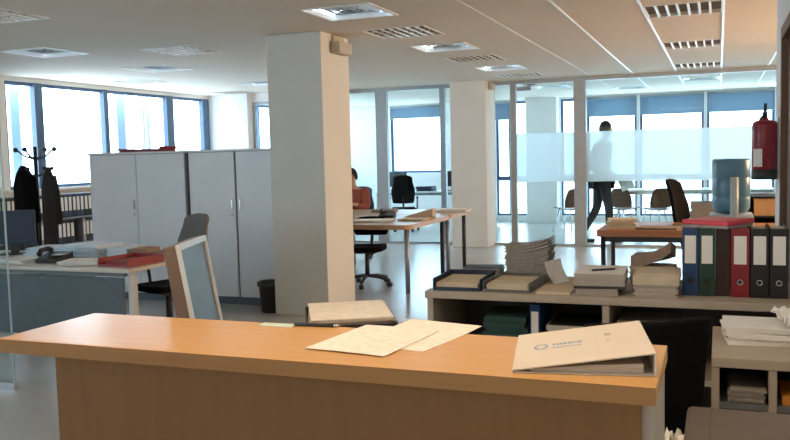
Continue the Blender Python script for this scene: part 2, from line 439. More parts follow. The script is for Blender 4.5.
# ---------------------------------------------------------------- ceiling fittings
reflector = mat('louvre_cell_shade', (.33, .27, .21), .5, .2)  # also on the cross baffles; dark colour stands in for shade in the cells
blade_m = mat('louvre_blade', (.74, .68, .58), .35, .25)
whitef = mat('fitting_white', (.80, .81, .80), .5)
def cell_center(x, y):
    i, j = cell(x, y); return (X0+(i+.5)*TX, Y0+(j+.5)*TY)
def louvre(label):
    t = thing('louvre_light', label, 'ceiling light', (0, 0, C), group='louvred ceiling lights')
    s = TX/2
    MB().box(-s, s, -s, -s+.018, -.004, .09).box(-s, s, s-.018, s, -.004, .09).box(-s, -s+.018, -s+.018, s-.018, -.004, .09).box(s-.018, s, -s+.018, s-.018, -.004, .09).build('frame', whitef, t)
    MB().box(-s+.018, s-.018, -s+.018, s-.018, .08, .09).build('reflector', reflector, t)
    for k in range(4):
        x = -s+.018+(k+.5)*(2*s-.036)/4
        MB().cyl((x, -s+.03, .062), (x, s-.03, .062), .012, n=10).build('tube', mat('fluorescent_tube', (.5, .46, .40), .3), t)
    mb = MB()
    for k in range(1, 7):
        x = -s+.018+k*(2*s-.036)/7
        mb.prism([(x-.010, .045), (x+.010, .045), (x+.009, -.004), (x-.009, -.004)], 'y', -s+.018, s-.018)
    bf = MB()
    for k in range(1, 4):
        y = -s+.018+k*(2*s-.036)/4
        bf.prism([(y-.005, .040), (y+.005, .040), (y+.003, .004), (y-.003, .004)], 'x', -s+.018, s-.018)
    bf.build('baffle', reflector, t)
    mb.build('louvre', blade_m, t)
    return t
LL = ['louvred ceiling light at the top right of the picture, nearest in its row of three', 'louvred ceiling light in the middle of the right aisle row', 'louvred ceiling light right against the glass partition, right row',
      'louvred ceiling light just right of the tall near column', 'louvred ceiling light in front of the far column', 'louvred ceiling light close to the far column top and glass partition',
      'louvred ceiling light at the left edge of the picture', 'louvred ceiling light over the front of the white cabinets', 'louvred ceiling light behind the near column over the cabinets',
      'louvred ceiling light nearest the left windows', 'louvred ceiling light in the far left corner by the windows']
L0 = louvre(LL[0])
for i, p in enumerate(LOUVRES):
    o = L0 if i == 0 else dup(L0, LL[i])
    cx, cy = cell_center(*p); o.location = (cx, cy, C)
def diffuser(label):
    t = thing('air_diffuser', label, 'air vent', (0, 0, C), group='square ceiling air diffusers')
    s = TX/2
    fr = MB().box(-s, s, -s, -s+.03, -.006, .03).box(-s, s, s-.03, s, -.006, .03).box(-s, -s+.03, -s+.03, s-.03, -.006, .03).box(s-.03, s, -s+.03, s-.03, -.006, .03)
    fr.build('frame', whitef, t)
    MB().box(-s+.03, s-.03, -s+.03, s-.03, .07, .08).build('backing', mat('vent_dark', (.10, .11, .12), .7), t)
    for q in range(4):
        mb = MB(); M = Matrix.Rotation(q*PI/2, 4, 'Z')
        for k in range(4):
            y = s-.06-k*.062; hw = y+.015
            A = math.radians(35)
            Mk = M @ Matrix.Translation((0, y, .028)) @ Matrix.Rotation(A, 4, 'X')
            mb.box(-hw, hw, -.024, .024, -.002, .002, Mk)
        mb.build('slat', mat('vent_slat', (.70, .76, .80), .3, .3), t)
    return t
DL = ['square air diffuser at the top of the picture right of the near column', 'square air diffuser midway between the two columns', 'square air diffuser just in front of the far column',
      'square air diffuser over the left desk', 'square air diffuser above the white cabinets', 'square air diffuser near the far left wall',
      'air diffuser beyond the glass over the meeting table', 'air diffuser beyond the glass next to the far column', 'air diffuser beyond the glass above the standing person']
D0 = diffuser(DL[0])
for i, p in enumerate(DIFFS):
    o = D0 if i == 0 else dup(D0, DL[i])
    cx, cy = cell_center(*p); o.location = (cx, cy, C)

# box on the near column, small one on the far column
t = thing('alarm_box', 'beige box fixed high on the right side of the near column', 'alarm', (-3.34, 7.15, 2.42))
MB().box(0, .10, -.14, .14, 0, .11).build('housing', mat('aged_beige_plastic', (.50, .44, .36), .6), t, bevel=.012)
MB().box(.0, .03, -.11, .11, .11, .17).build('bracket', mat('aged_beige_plastic', (.50, .44, .36), .6), t, bevel=.005)
t = thing('alarm_box', 'small grey box fixed high on the right side of the far column', 'alarm', (-3.36, 12.8, 2.46))
MB().box(0, .08, -.09, .09, 0, .09).build('housing', mat('aged_beige_plastic', (.50, .44, .36), .6), t, bevel=.012)
MB().box(0, .025, -.07, .07, .09, .12).build('bracket', mat('aged_beige_plastic', (.50, .44, .36), .6), t)
t = thing('door_closer', 'grey door closer at the top of the glass door', 'door closer', (-2.95, YG-.045, 2.43))
MB().box(0, .22, -.05, 0, 0, .06).build('body', steel, t, bevel=.006)
MB().tube([(.16, -.03, .07), (.32, -.10, .085), (.10, -.02, .095)], .008).build('arm', steel, t)

# near glass screen at the left
t = thing('glass_screen', 'frameless glass screen at the left edge before the white desk', 'glass screen', (-4.27, 4.05, 0))
MB().box(-1.5, 0, -.005, .005, .05, 2.3).build('pane', glass_mat('screen_glass', (.86, .93, .94)), t)
MB().box(-1.5, 0.0, -.012, .012, 0, .05).build('floor_rail', steel, t)
MB().box(-.006, 0, -.006, .006, .05, 2.3).build('polished_edge', mat('glass_edge', (.35, .48, .50), .3), t)

# ================================================================ RECEPTION COUNTER
t = thing('reception_counter', 'long beech reception counter across the foreground', 'counter', (0, 0, 0))
MB().box(-1.72, -.106, 1.582, 1.94, .985, 1.02).build('countertop', beech, t, bevel=.002)
MB().box(-1.72, -.106, 1.5795, 1.582, .985, 1.0195).build('shaded_edge', edge_shaded, t)  # strip added to hold the painted edge shade
MB().box(-1.55, -.135, 1.60, 1.62, .0, .985).build('front_panel', beech_shaded, t)
for x in (-1.55, -.135): MB().box(x, x+.024, 1.62, 1.92, 0, .985).build('side_panel', beech_shaded if x < -1 else mat('grey_end_panel', (.40, .34, .28), .5), t)

# printed sheets
tag(MB().sheet(lambda u, v: ((u-.5)*.21, (v-.5)*.285, .0012+.0015*math.sin(u*3)), 6, 6, .0008).build('paper_sheet', printed),
    'printed sheet lying in the middle of the counter, its near corner forward', 'paper', loc=(-.770, 1.815, 1.0218), rz=math.radians(-7), group='loose sheets on the counter')
tag(MB().sheet(lambda u, v: ((u-.5)*.21, (v-.5)*.29, .0008+.012*max(0, v-.6)), 2, 8, .0006).build('paper_sheet', printed),
    'printed sheet half under the other one, sticking out past the back edge of the counter', 'paper', loc=(-.690, 1.895, 1.0202), rz=math.radians(-12), group='loose sheets on the counter')
tag(MB().box(-.05, .05, -.02, .02, 0, .0015).build('paper_slip', mat('mint_paper', (.55, .66, .58), .8)), 'small pale green slip at the back edge of the counter', 'paper', loc=(-1.09, 1.915, 1.0201))
t = thing('pen', 'black pen lying at the back edge of the counter', 'pen', (-.98, 1.922, 1.0255), math.radians(6))
MB().cyl((-.06, 0, 0), (.05, 0, 0), .0048, n=10).build('barrel', black_pl, t)
MB().cyl((.05, 0, 0), (.065, 0, 0), .0048, .001, n=10).build('tip', chrome, t)
# ring binder lying on the counter
t = thing('ring_binder', 'cream ring binder with a blue logo lying on the right end of the counter', 'binder', (-.385, 1.611, 1.0202), math.radians(10.5))
W_, D_ = .278, .318
MB().box(0, W_, 0, D_, 0, .003).build('back_cover', folder_white, t)
MB().box(W_-.003, W_, 0, D_, .003, .044).build('spine', folder_white, t)
slope = lambda x: .0045+(.044-.0045)*x/W_
MB().prism([(0, .0045), (W_, .044), (W_, .047), (0, .0075)], 'y', -.002, D_).build('front_cover', folder_white, t, bevel=.0008)
MB().prism([(.035, .0035), (.255, .0035), (.255, .022), (.15, .017), (.035, .0065)], 'y', .008, D_-.01).build('pages', paper_edge, t)
rg = MB()
for y in (.11, .19): rg.tube([(W_-.012+.020*math.cos(a)-.02, y, .022+.014*math.sin(a)) for a in [k*PI/8 for k in range(17)]], .0015, 6)
rg.build('rings', chrome, t)
def mark(x0, x1, y0, y1, m, nm):
    zz = .0031
    MB().add([(x0, y0, slope(x0)+zz), (x1, y0, slope(x1)+zz), (x1, y1, slope(x1)+zz), (x0, y1, slope(x0)+zz),
              (x0, y0, slope(x0)+zz+.0003), (x1, y0, slope(x1)+zz+.0003), (x1, y1, slope(x1)+zz+.0003), (x0, y1, slope(x0)+zz+.0003)],
             [(0,3,2,1),(4,5,6,7),(0,1,5,4),(1,2,6,5),(2,3,7,6),(3,0,4,7)]).build(nm, m, t)
mk = MB()
zz = .0032
def strip(x0, x1, y0, y1):
    mk.add([(x0, y0, slope(x0)+zz), (x1, y0, slope(x1)+zz), (x1, y1, slope(x1)+zz), (x0, y1, slope(x0)+zz)], [(0, 1, 2, 3)])
# round emblem and two lines of illegible lettering
for k in range(18):
    a0 = 2*PI*k/18; a1 = 2*PI*(k+1)/18; cx, cy = .055, .165
    pts = [(cx+r_*math.cos(a), cy+r_*1.6*math.sin(a)) for r_, a in ((.010, a0), (.016, a0), (.016, a1), (.010, a1))]
    mk.add([(x, y, slope(x)+zz) for x, y in pts], [(0, 1, 2, 3)])
random.seed(3); x = .08
while x < .135:
    wd = random.uniform(.004, .009); strip(x, x+wd, .165, .185); x += wd+.002
x = .078
while x < .14:
    wd = random.uniform(.003, .008); strip(x, x+wd, .140, .150); x += wd+.0015
mk.build('logo', ink_blue, t)
mk = MB()
x = .192
for k in range(4): strip(.192+k*.0035, .1945+k*.0035, .20, .225)
for k in range(3): strip(.192+k*.0035, .194+k*.0035, .15, .16)
mk.build('printed_text', ink_grey, t)
mk = MB(); strip(.172, .1727, .03, .29); mk.build('crease_shade', mat('crease_shade', (.60, .53, .44), .7), t)  # crease shade painted as a thin darker line

# ---------------------------------------------------------------- work desk behind the counter
def simple_desk(name, label, cat, x0, x1, y0, y1, z, topm, legm, th=.028, legs=True, lr=.022, inset=.05, group=None):
    t = thing(name, label, cat, ((x0+x1)/2, (y0+y1)/2, 0), group=group)
    hx, hy = (x1-x0)/2, (y1-y0)/2
    MB().box(-hx, hx, -hy, hy, z-th, z).build('table_top', topm, t, bevel=.004)
    if legs:
        for sx in (-1, 1):
            for sy in (-1, 1):
                MB().cyl((sx*(hx-inset), sy*(hy-inset), 0), (sx*(hx-inset), sy*(hy-inset), z-th), lr, n=14).build('leg', legm, t)
        MB().box(-hx+inset, hx-inset, -hy+inset-.01, -hy+inset+.01, z-th-.05, z-th).box(-hx+inset, hx-inset, hy-inset-.01, hy-inset+.01, z-th-.05, z-th).build('rail', legm, t)
    return t
simple_desk('work_desk', 'low white work desk close behind the counter under the tray and monitor', 'desk', -1.87, -.56, 1.98, 2.88, .74, white_lam, steel)
# lcd monitor
ang = math.atan2(.35, -.127)          # direction of the screen width (near edge to far edge)
t = thing('computer_monitor', 'silver framed monitor seen from the side behind the counter', 'monitor', (-1.70, 2.495, .74), ang)
# local x runs along screen width (far edge +x); screen faces local -y
Tm = Matrix.Translation((0, 0, .08)) @ Matrix.Rotation(math.radians(-9), 4, 'X')
hw = .183
MB().box(-hw, hw, .0, .045, 0, .365, Tm).build('housing', mat('brown_shaded_plastic', (.16, .11, .08), .5), t, bevel=.006)  # shade of the monitor's side is mixed into this brown
bz = MB()
for a in ((-hw, hw, .345, .365), (-hw, hw, 0, .03), (-hw, -hw+.018, .03, .345), (hw-.018, hw, .03, .345)): bz.box(a[0], a[1], -.012, 0, a[2], a[3], Tm)
bz.build('bezel', silver, t)
MB().box(-hw+.018, hw-.018, -.004, -.0005, .03, .345, Tm).build('screen', mat('dark_screen', (.09, .10, .105), .35), t)
MB().box(-.03, .03, .035, .07, .0, .20).build('stand', silver, t); MB().box(-.11, .11, -.08, .11, 0, .014).build('base', silver, t, bevel=.004)
# black letter tray with papers
def letter_tray(label, w_, d_, m, levels=1, hgt=.05, pitch=.07, loc=(0,0,0), rz=0, name='letter_tray', group=None):
    t = thing(name, label, 'letter tray', loc, rz, group)
    for k in range(levels):
        z = k*pitch
        MB().box(-w_/2, w_/2, -d_/2, d_/2, z, z+.004).build('tray_floor', m, t)
        b = MB()
        b.box(-w_/2, -w_/2+.005, -d_/2, d_/2, z+.004, z+hgt); b.box(w_/2-.005, w_/2, -d_/2, d_/2, z+.004, z+hgt)
        b.box(-w_/2+.005, w_/2-.005, d_/2-.005, d_/2, z+.004, z+hgt); b.box(-w_/2+.005, w_/2-.005, -d_/2, -d_/2+.005, z+.004, z+hgt*(.9 if levels > 1 else .3))
        b.build('tray_walls', m, t)
    return t
def pile(label, w_, d_, h_, loc, rz=0, m=None, n=None, jit=.012, top=None, name='paper_stack', group=None, lean=0, seed=1):
    rnd = random.Random(seed); n = n or max(2, int(h_/.008)); mb = MB(); dh = h_/n
    for k in range(n):
        M = Matrix.Translation((rnd.uniform(-jit, jit)+lean*k/n, rnd.uniform(-jit, jit), k*dh)) @ Matrix.Rotation(rnd.uniform(-.06, .06)*(jit/.012), 4, 'Z')
        mb.box(-w_/2, w_/2, -d_/2, d_/2, 0.0002, dh*.93, M)
    if top is None:
        o = mb.build(name, m or paper_edge)
        return tag(o, label, 'papers', group, loc, rz)
    t = thing(name, label, 'papers', loc, rz, group)
    mb.build('pages', m or paper_edge, t)
    rzt = rnd.uniform(-.08, .08); M = Matrix.Translation((lean, 0, h_)) @ Matrix.Rotation(rzt, 4, 'Z')
    MB().box(-w_/2, w_/2, -d_/2, d_/2, .0003, .0018, M).build('top_sheet', top, t)
    return t
letter_tray('three tier black letter tray standing behind the counter', .29, .34, black_pl, 3, .055, .070, loc=(-1.16, 2.52, .7402), rz=math.radians(28))
pile('heaped printed papers in the black letter tray behind the counter', .265, .32, .062, (-1.16, 2.52, .8852), math.radians(28), paper_edge, top=printed, seed=4, jit=.006)
MB_ = None

# ================================================================ OFFICE CHAIRS
def swivel_chair(label, loc, rz, backm, w_=.44, bh=.52, seat_z=.46, arms=False, curve=.05, tilt=8, shape='round', group=None):
    """faces local +y, backrest at -y"""
    t = thing('office_chair', label, 'chair', loc, rz, group)
    st = MB().sheet(lambda u, v: ((u-.5)*w_*(1-.12*(2*abs(v-.5))**4), (v-.5)*.44*(1-.12*(2*abs(u-.5))**4), seat_z+.0-.02*math.cos((u-.5)*3)*math.cos((v-.5)*3)), 8, 8, .055)
    st.build('seat', black_fab, t, smooth=True, bevel=.012)
    ta = math.radians(tilt)
    def bf(u, v, off):
        a = (u-.5); wv = w_*(.80+.2*math.sin(PI*min(1, v*1.1+.1))) if shape == 'round' else w_*(.92+.08*v)
        z = v*bh
        if shape == 'round': z *= 1-.10*abs(2*a)**3 if v > .5 else 1
        y = -curve*(1-(2*a)**2)+.02*math.sin(v*PI)
        p = Vector((a*wv, y-off, z))
        p = Matrix.Rotation(ta, 3, 'X') @ p
        return p+Vector((0, -.22, seat_z+.10))
    mb = MB(); nu, nv = 10, 10; vs = []; fs = []
    for off in (0, .035):
        for i in range(nu+1):
            for j in range(nv+1): vs.append(bf(i/nu, j/nv, off))
    K = (nu+1)*(nv+1); I = lambda i, j, k: k*K+i*(nv+1)+j
    for i in range(nu):
        for j in range(nv): fs += [(I(i,j,0), I(i+1,j,0), I(i+1,j+1,0), I(i,j+1,0)), (I(i,j,1), I(i,j+1,1), I(i+1,j+1,1), I(i+1,j,1))]
    for i in range(nu): fs += [(I(i,0,0), I(i,0,1), I(i+1,0,1), I(i+1,0,0)), (I(i,nv,0), I(i+1,nv,0), I(i+1,nv,1), I(i,nv,1))]
    for j in range(nv): fs += [(I(0,j,0), I(0,j+1,0), I(0,j+1,1), I(0,j,1)), (I(nu,j,0), I(nu,j,1), I(nu,j+1,1), I(nu,j+1,0))]
    mb.add(vs, fs); mb.build('backrest', backm, t, smooth=True, bevel=.01)
    MB().tube([(0, -.05, seat_z-.07), (0, -.24, seat_z-.05), (0, -.285, seat_z+.06), (0, -.30, seat_z+.22)], .02).build('back_post', black_pl, t)
    MB().cyl((0, 0, .10), (0, 0, seat_z-.075), .026, n=14).build('gas_column', black_pl, t)
    MB().box(-.12, .12, -.10, .10, seat_z-.085, seat_z-.06).build('mechanism', black_pl, t)
    for k in range(5):
        a = 2*PI*k/5+.3; ca, sa = math.cos(a), math.sin(a)
        l = MB().tube([(0, 0, .115), (ca*.15, sa*.15, .105), (ca*.29, sa*.29, .075)], .018).build('base_arm', black_pl, t)
        MB().cyl((ca*.29-sa*.022, sa*.29+ca*.022, .0275), (ca*.29+sa*.022, sa*.29-ca*.022, .0275), .027, n=14).cyl((ca*.29, sa*.29, .04), (ca*.29, sa*.29, .075), .008, n=8).build('caster', black_pl, l)
    if arms:
        for sx in (-1, 1):
            MB().tube([(sx*.20, 0, seat_z-.06), (sx*.265, 0, seat_z-.02), (sx*.27, .02, seat_z+.18)], .014).box(sx*.27-.025, sx*.27+.025, -.10, .14, seat_z+.18, seat_z+.205).build('armrest', black_pl, t)
    return t
swivel_chair('black high back office chair between the counter end and the shelving', (-.325, 2.74, 0), math.radians(32), black_fab, .40, .43, .43, curve=.02, tilt=2, shape='square')
swivel_chair('black office chair with grey mesh back behind the left desk', (-4.27, 5.70, 0), math.radians(160), mesh_grey, .40, .47, .46, arms=True, tilt=10)
swivel_chair('black office chair tucked under the wooden table beside the near column', (-3.72, 8.62, 0), math.radians(190), black_fab, .42, .22, .46)
swivel_chair('black high back chair behind the reddish table by the water cooler', (-.11, 8.98, 0), math.radians(250), black_fab, .38, .58, .50, tilt=12)
swivel_chair('black office chair in the left rear office in front of its window', (-5.75, 15.2, 0), math.radians(20), black_fab, .46, .55, .46, arms=True)
swivel_chair('navy backed chair under the person in the rust jersey', (-4.95, 11.0, 0), math.radians(180), navy, .46, .50, .44)

# ================================================================ RIGHT: printer, cabinet, crumpled paper
t = thing('pedestal_cabinet', 'low grey pedestal under the flat grey machine in the bottom right corner', 'cabinet', (0.12, 2.2, 0))
MB().box(-.28, .225, -.22, .24, 0, .655).build('body', carc_m, t, bevel=.004)
for k in range(3):
    dr = MB().box(-.27, .215, -.235, -.2205, .02+k*.21, .22+k*.21).build('drawer', mat('drawer_grey', (.22, .21, .20), .5), t)
    MB().box(-.05, .06, -.25, -.235, .15+k*.21, .165+k*.21).build('handle', steel, dr)
t = thing('scanner', 'flat grey machine with a small dark logo in the bottom right corner', 'machine', (.135, 2.25, .6552))
MB().box(-.20, .22, -.19, .19, 0, .045).build('body', grey_print, t, bevel=.02)
ld = MB().box(-.215, .222, -.20, .195, .048, .083).build('lid', grey_print, t, bevel=.014)
MB().box(-.215+.06, -.215+.064, -.198, .19, .0828, .0834).build('lid_groove', mat('groove_dark', (.12, .105, .09), .7), ld)
lg = MB()
for k in range(9): lg.box(.10+k*.009, .1065+k*.009, -.045, -.039+.004*(k % 3 == 0), .083, .0834)
lg.build('logo_lettering', mat('dark_lettering', (.03, .03, .035), .5), ld)
# crumpled paper on the pedestal
def crumple(w_, d_, amp, seed, nu=9, nv=9):
    rnd = random.Random(seed); g = [[rnd.uniform(0, amp) for _ in range(nv+1)] for _ in range(nu+1)]
    mb = MB(); return mb.sheet(lambda u, v: ((u-.5)*w_+g[round(v*nv)][round(u*nu)]*.3, (v-.5)*d_, .002+g[round(u*nu)][round(v*nv)]), nu, nv, .001)
tag(crumple(.06, .26, .05, 5).build('crumpled_paper', paper), 'crumpled white paper between the counter end and the flat grey machine', 'paper', loc=(-.122, 2.20, .656), rz=.0)
crb = thing('waste_box', 'low box under the crumpled paper beside the counter end', 'box', (-.12, 2.04, 0)) if False else None

# low open cabinet with papers
t = thing('open_cabinet', 'low beige open cabinet beside the right wall under loose papers', 'cabinet', (0.165, 3.3, 0))
MB().box(-.185, .185, -.27, .27, .705, .74).build('top', beige_lam, t, bevel=.003)
for x in (-.185, -.003, .160): MB().box(x, x+.025, -.265, .265, 0, .705).build('upright', beige_lam, t)
MB().box(-.16, .16, .25, .262, .02, .70).build('back_panel', dark_gap, t)
for z in (.02, .56): MB().box(-.16, -.003, -.26, .25, z, z+.02).box(.022, .16, -.26, .25, z, z+.02).build('shelf', carc_m, t)
pile('white paper stack on the low beige cabinet, loose sheets on top', .30, .23, .065, (.175, 3.36, .7402), .04, paper, seed=11, jit=.01)
tag(crumple(.13, .22, .05, 8).build('crumpled_sheets', paper), 'rumpled loose sheets on the right of the white paper stack', 'papers', loc=(.27, 3.34, .809), rz=.2)
pile('slumped grey papers inside the low beige cabinet', .115, .24, .05, (.094, 3.16, .5802), 0, paper_grey, seed=12, jit=.004)
tag(MB().box(-.05, .055, -.11, .11, 0, .03).build('orange_folder', orange_card, bevel=.002), 'orange folder on the shelf inside the low beige cabinet', 'folder', loc=(.255, 3.17, .5802))

# ================================================================ SHELVING UNIT
t = thing('shelving_unit', 'long low beige shelving unit in front of the binders', 'shelf', (0, 3.8, 0))
xl, xr = -1.33, .35
MB().box(xl-.01, xr, 0, .62, .765, .80).build('top', beige_lam, t, bevel=.003)
for x in (xl, -.49, xr-.03): MB().box(x, x+.03, .01, .61, 0, .765).build('upright', beige_lam, t)
MB().box(xl+.03, xr-.03, .595, .608, .02, .765).build('back_panel', carc_m, t)
for z in (.02, .42):
    MB().box(xl+.03, -.49, .02, .595, z, z+.025).build('shelf', beige_lam, t); MB().box(-.46, xr-.03, .02, .595, z, z+.025).build('shelf', beige_lam, t)
SB = .4452
pile('dark green folders piled on the left shelf under the unit top', .20, .29, .24, (-.957, 3.98, SB), .03, teal_card, n=9, seed=21, jit=.008)
pile('paper stack with a dark cover under the unit top, right of the blue binder', .23, .29, .21, (-.63, 3.98, SB), 0, paper_edge, seed=22, top=black_card, jit=.008)
pile('loose papers heaped on the right shelf under the unit top', .27, .29, .24, (-.285, 3.99, SB), .02, paper_grey, seed=23, jit=.018, n=14)

def lever_binder(label, x0, x1, yf, z, h_, m, d_=.29, lab=True, group=None, hole=True, name='lever_arch_binder', labm=None):
    t = thing(name, label, 'binder', ((x0+x1)/2, yf, z), 0, group)
    w_ = x1-x0
    MB().box(-w_/2, w_/2, 0, .004, 0, h_).build('spine', m, t, bevel=.002)
    MB().box(-w_/2, -w_/2+.004, .004, d_, 0, h_).box(w_/2-.004, w_/2, .004, d_, 0, h_).build('cover', m, t)
    MB().box(-w_/2+.006, w_/2-.006, .03, d_-.006, .004, h_-.012).build('pages', paper_edge, t)
    if lab: MB().box(-w_*.34, w_*.34, -.0012, 0, h_*.48, h_*.89).build('label', labm or print_lab, t)
    if hole:
        pts = [(.011*math.cos(a), -.001, h_*.22+.011*math.sin(a)) for a in [2*PI*k/16 for k in range(17)]]
        MB().tube(pts, .003, 6).build('finger_ring', chrome if m is not green_pl and m is not blue_pl else black_pl, t)
        MB().cyl((0, -.0015, h_*.22), (0, .001, h_*.22), .0095, n=14).build('finger_hole', black_pl, t)
    return t
G = 'lever arch binders on the shelving unit'
YB = 3.94
lever_binder('blue lever arch binder, leftmost on the shelving unit', -.152, -.083, YB, .8002, .306, blue_pl, group=G)
lever_binder('dark green lever arch binder between the blue and the black one', -.081, -.013, YB, .8002, .306, green_pl, group=G)
lever_binder('dark brown binder without a label left of the red binder', -.011, .050, YB+.015, .8002, .306, oxblood, lab=False, hole=False, group=G)
lever_binder('red lever arch binder standing on the shelving unit', .052, .128, YB, .8002, .306, mat('red_card', (.22, .010, .018), .45), group=G)
lever_binder('black lever arch binder right next to the red binder', .132, .206, YB, .8002, .306, black_card, group=G)
lever_binder('black lever arch binder at the right end beside the wall', .210, .284, YB, .8002, .306, black_card, group=G)
lever_binder('narrow blue binder with a white label inside the shelving unit', -.832, -.783, 3.85, SB, .30, blue_pl, name='narrow_binder', hole=False)
# red folder lying across binders
t = thing('red_folder', 'bright red folder lying across the tops of the binders', 'folder', (-.015, 4.02, 1.1066), math.radians(-30))
MB().box(-.110, .105, -.08, .14, 0, .012).build('contents', paper_grey, t)
MB().box(-.115, .11, -.085, .145, .0125, .034).build('cover', red_bright, t, bevel=.004)

# things on top of the unit
ZT = .8002
letter_tray('dark blue letter tray at the left end of the shelving unit', .24, .33, navy, 1, .06, loc=(-1.19, 3.995, ZT), rz=.03)
pile('cream papers lying in the dark blue letter tray', .21, .29, .034, (-1.19, 3.99, ZT+.0045), .03, paper_warm, seed=31, jit=.003)
letter_tray('grey letter tray in the middle left of the shelving unit', .23, .33, mat('smoke_plastic', (.13, .13, .12), .35), 1, .05, loc=(-.935, 3.995, ZT), rz=-.03)
pile('cream papers lying in the grey letter tray', .20, .29, .034, (-.935, 3.99, ZT+.0045), -.03, paper_warm, seed=32, jit=.003)
pile('dark folder with papers behind the dark blue letter tray', .20, .16, .06, (-1.17, 4.28, ZT), .1, paper_grey, seed=33, top=navy, jit=.01)
# tall curled stack
mb = MB(); rnd = random.Random(5)
for k in range(26):
    z = k*.0072; cu = .012+.0018*k
    mb.sheet(lambda u, v, z=z, cu=cu, dx=rnd.uniform(-.006, .006): ((u-.5)*.225+dx, (v-.5)*.18, z+.006+cu*max(0, u-.25)**2*1.2), 8, 1, .0055)
tag(mb.build('paper_stack', paper_grey), 'tall grey paper stack curling up behind the grey letter tray', 'papers', loc=(-.915, 4.275, ZT), rz=.0)
mb = MB()
for k in range(7):
    mb.sheet(lambda u, v, k=k: ((v-.5)*.14, .002*k+.05*math.sin(u*1.4)-.02, .002+.11*u), 8, 3, .001)
tag(mb.build('leaning_sheets', paper), 'white sheets leaning against the right end of the tall paper stack', 'papers', loc=(-.755, 4.20, ZT), rz=math.radians(70))
pile('flat cream envelope on the shelf top between tray and papers', .16, .22, .012, (-.72, 3.94, ZT), 0, paper_warm, n=2, seed=34, jit=.004)
pile('low white paper stack under a dark folder in the middle of the shelving unit', .19, .28, .032, (-.525, 3.98, ZT), .03, paper_edge, n=8, seed=35, jit=.004)
tag(MB().box(-.115, .115, -.155, .155, 0, .012).build('dark_folder', mat('charcoal_card', (.045, .045, .05), .6), bevel=.002), 'dark folder between two white paper stacks on the shelving unit', 'folder', loc=(-.515, 3.99, ZT+.0325), rz=.06)
pile('thick white paper stack with a pen on top in the middle of the shelving unit', .225, .30, .055, (-.515, 3.99, ZT+.045), .06, paper_edge, n=14, seed=38, top=paper, jit=.004)
t = thing('pen', 'dark pen lying on the middle white paper stack', 'pen', (-.50, 3.95, ZT+.1075), .6)
MB().cyl((-.06, 0, 0), (.055, 0, 0), .0045, n=8).build('barrel', black_pl, t); MB().cyl((.055, 0, 0), (.068, 0, 0), .0045, .001, n=8).build('tip', chrome, t)
pile('white paper stack under a cream box lid left of the blue binder', .185, .29, .055, (-.262, 3.99, ZT), 0, paper_edge, n=10, seed=36, jit=.006)
t = thing('box_lid', 'cream shallow box lid on the paper stack left of the blue binder', 'box', (-.262, 3.99, ZT+.0555), .02)
MB().box(-.10, .10, -.15, .15, 0, .045).build('lid', mat('cream_card', (.60, .50, .35), .7), t, bevel=.002)
MB().box(-.085, .08, -.13, .13, .0452, .049).build('top_sheet', paper_warm, t)
mb = MB()
for k in range(9):
    mb.sheet(lambda u, v, k=k: ((u-.5)*.19, (v-.5)*.16, .003+.006*k+.075*u*u*(1-.5*v)+.0*k), 8, 4, .006)
tag(mb.build('brown_envelopes', brown_env), 'brown envelopes curling up behind the cream paper stack', 'papers', loc=(-.30, 4.285, ZT+.0905), rz=-.1)
pile('plain paper stack under the curling brown envelopes', .20, .17, .09, (-.30, 4.285, ZT), -.1, paper_edge, seed=37, jit=.006)

# ================================================================ RIGHT WALL: fire extinguisher
t = thing('fire_extinguisher', 'red fire extinguisher with a black base hung beside the brown door', 'fire extinguisher', (.277, 5.92, 1.25))
MB().lathe([(.073, .065), (.077, .07), (.077, .35), (.071, .372), (.05, .383), (.024, .388), (.020, .40)], n=28).build('cylinder', mat('extinguisher_red', (.22, .012, .022), .35), t)
MB().lathe([(.073, 0), (.078, .004), (.078, .066), (.075, .068)], n=28).build('base_ring', black_pl, t)
MB().cyl((0, 0, .40), (0, 0, .435), .016, n=12).box(-.012, .012, -.02, .012, .41, .43).build('valve', black_pl, t)
MB().box(-.010, .010, -.05, .01, .434, .49).box(-.007, .007, -.11, -.05, .434, .446).build('lever', black_pl, t)
MB().tube([(0, .015, .42), (-.02, .06, .40), (-.055, .085, .32), (-.04, .09, .15)], .009).build('hose', black_pl, t)
lb = MB(); vs = []
for k in range(8):
    a = math.radians(208+k*7)
    vs += [(.0776*math.cos(a), .0776*math.sin(a), .085), (.0776*math.cos(a), .0776*math.sin(a), .20)]
lb.add(vs, [(2*i, 2*i+2, 2*i+3, 2*i+1) for i in range(7)]); lb.build('label', print_lab, t)
MB().box(.073, .083, -.03, .03, .28, .40).build('wall_bracket', steel, t)

# ================================================================ WATER COOLER
t = thing('water_cooler', 'water cooler with a blue bottle standing behind the binders', 'water cooler', (.085, 6.6, 0))
MB().box(-.15, .15, -.15, .15, 0, .98).build('cabinet', mat('cooler_body', (.50, .56, .60), .4), t, bevel=.015)
MB().lathe([(.06, .98), (.11, .99), (.130, 1.02), (.132, 1.10), (.130, 1.105), (.132, 1.11), (.132, 1.24), (.130, 1.245), (.132, 1.25), (.132, 1.365), (.124, 1.38), (.05, 1.382)], n=28).build('bottle', bottle_m, t)
MB().box(.0, .05, -.19, -.15, .80, .86).build('tap', white_pl, t); MB().box(-.10, .10, -.20, -.15, .60, .62).build('drip_tray', steel, t)
t = thing('cup_tube', 'grey paper cup tube on the front of the water cooler', 'cup dispenser', (.105, 6.42, .86))
MB().cyl((0, 0, 0), (0, 0, .39), .027, n=16).build('tube', mat('cup_grey', (.48, .50, .49), .4), t)
MB().cyl((0, 0, -.012), (0, 0, 0), .035, .029, n=16).build('rim', white_pl, t)
MB().box(-.012, .012, .026, .032+.0, .2, .26).build('bracket', steel, t)

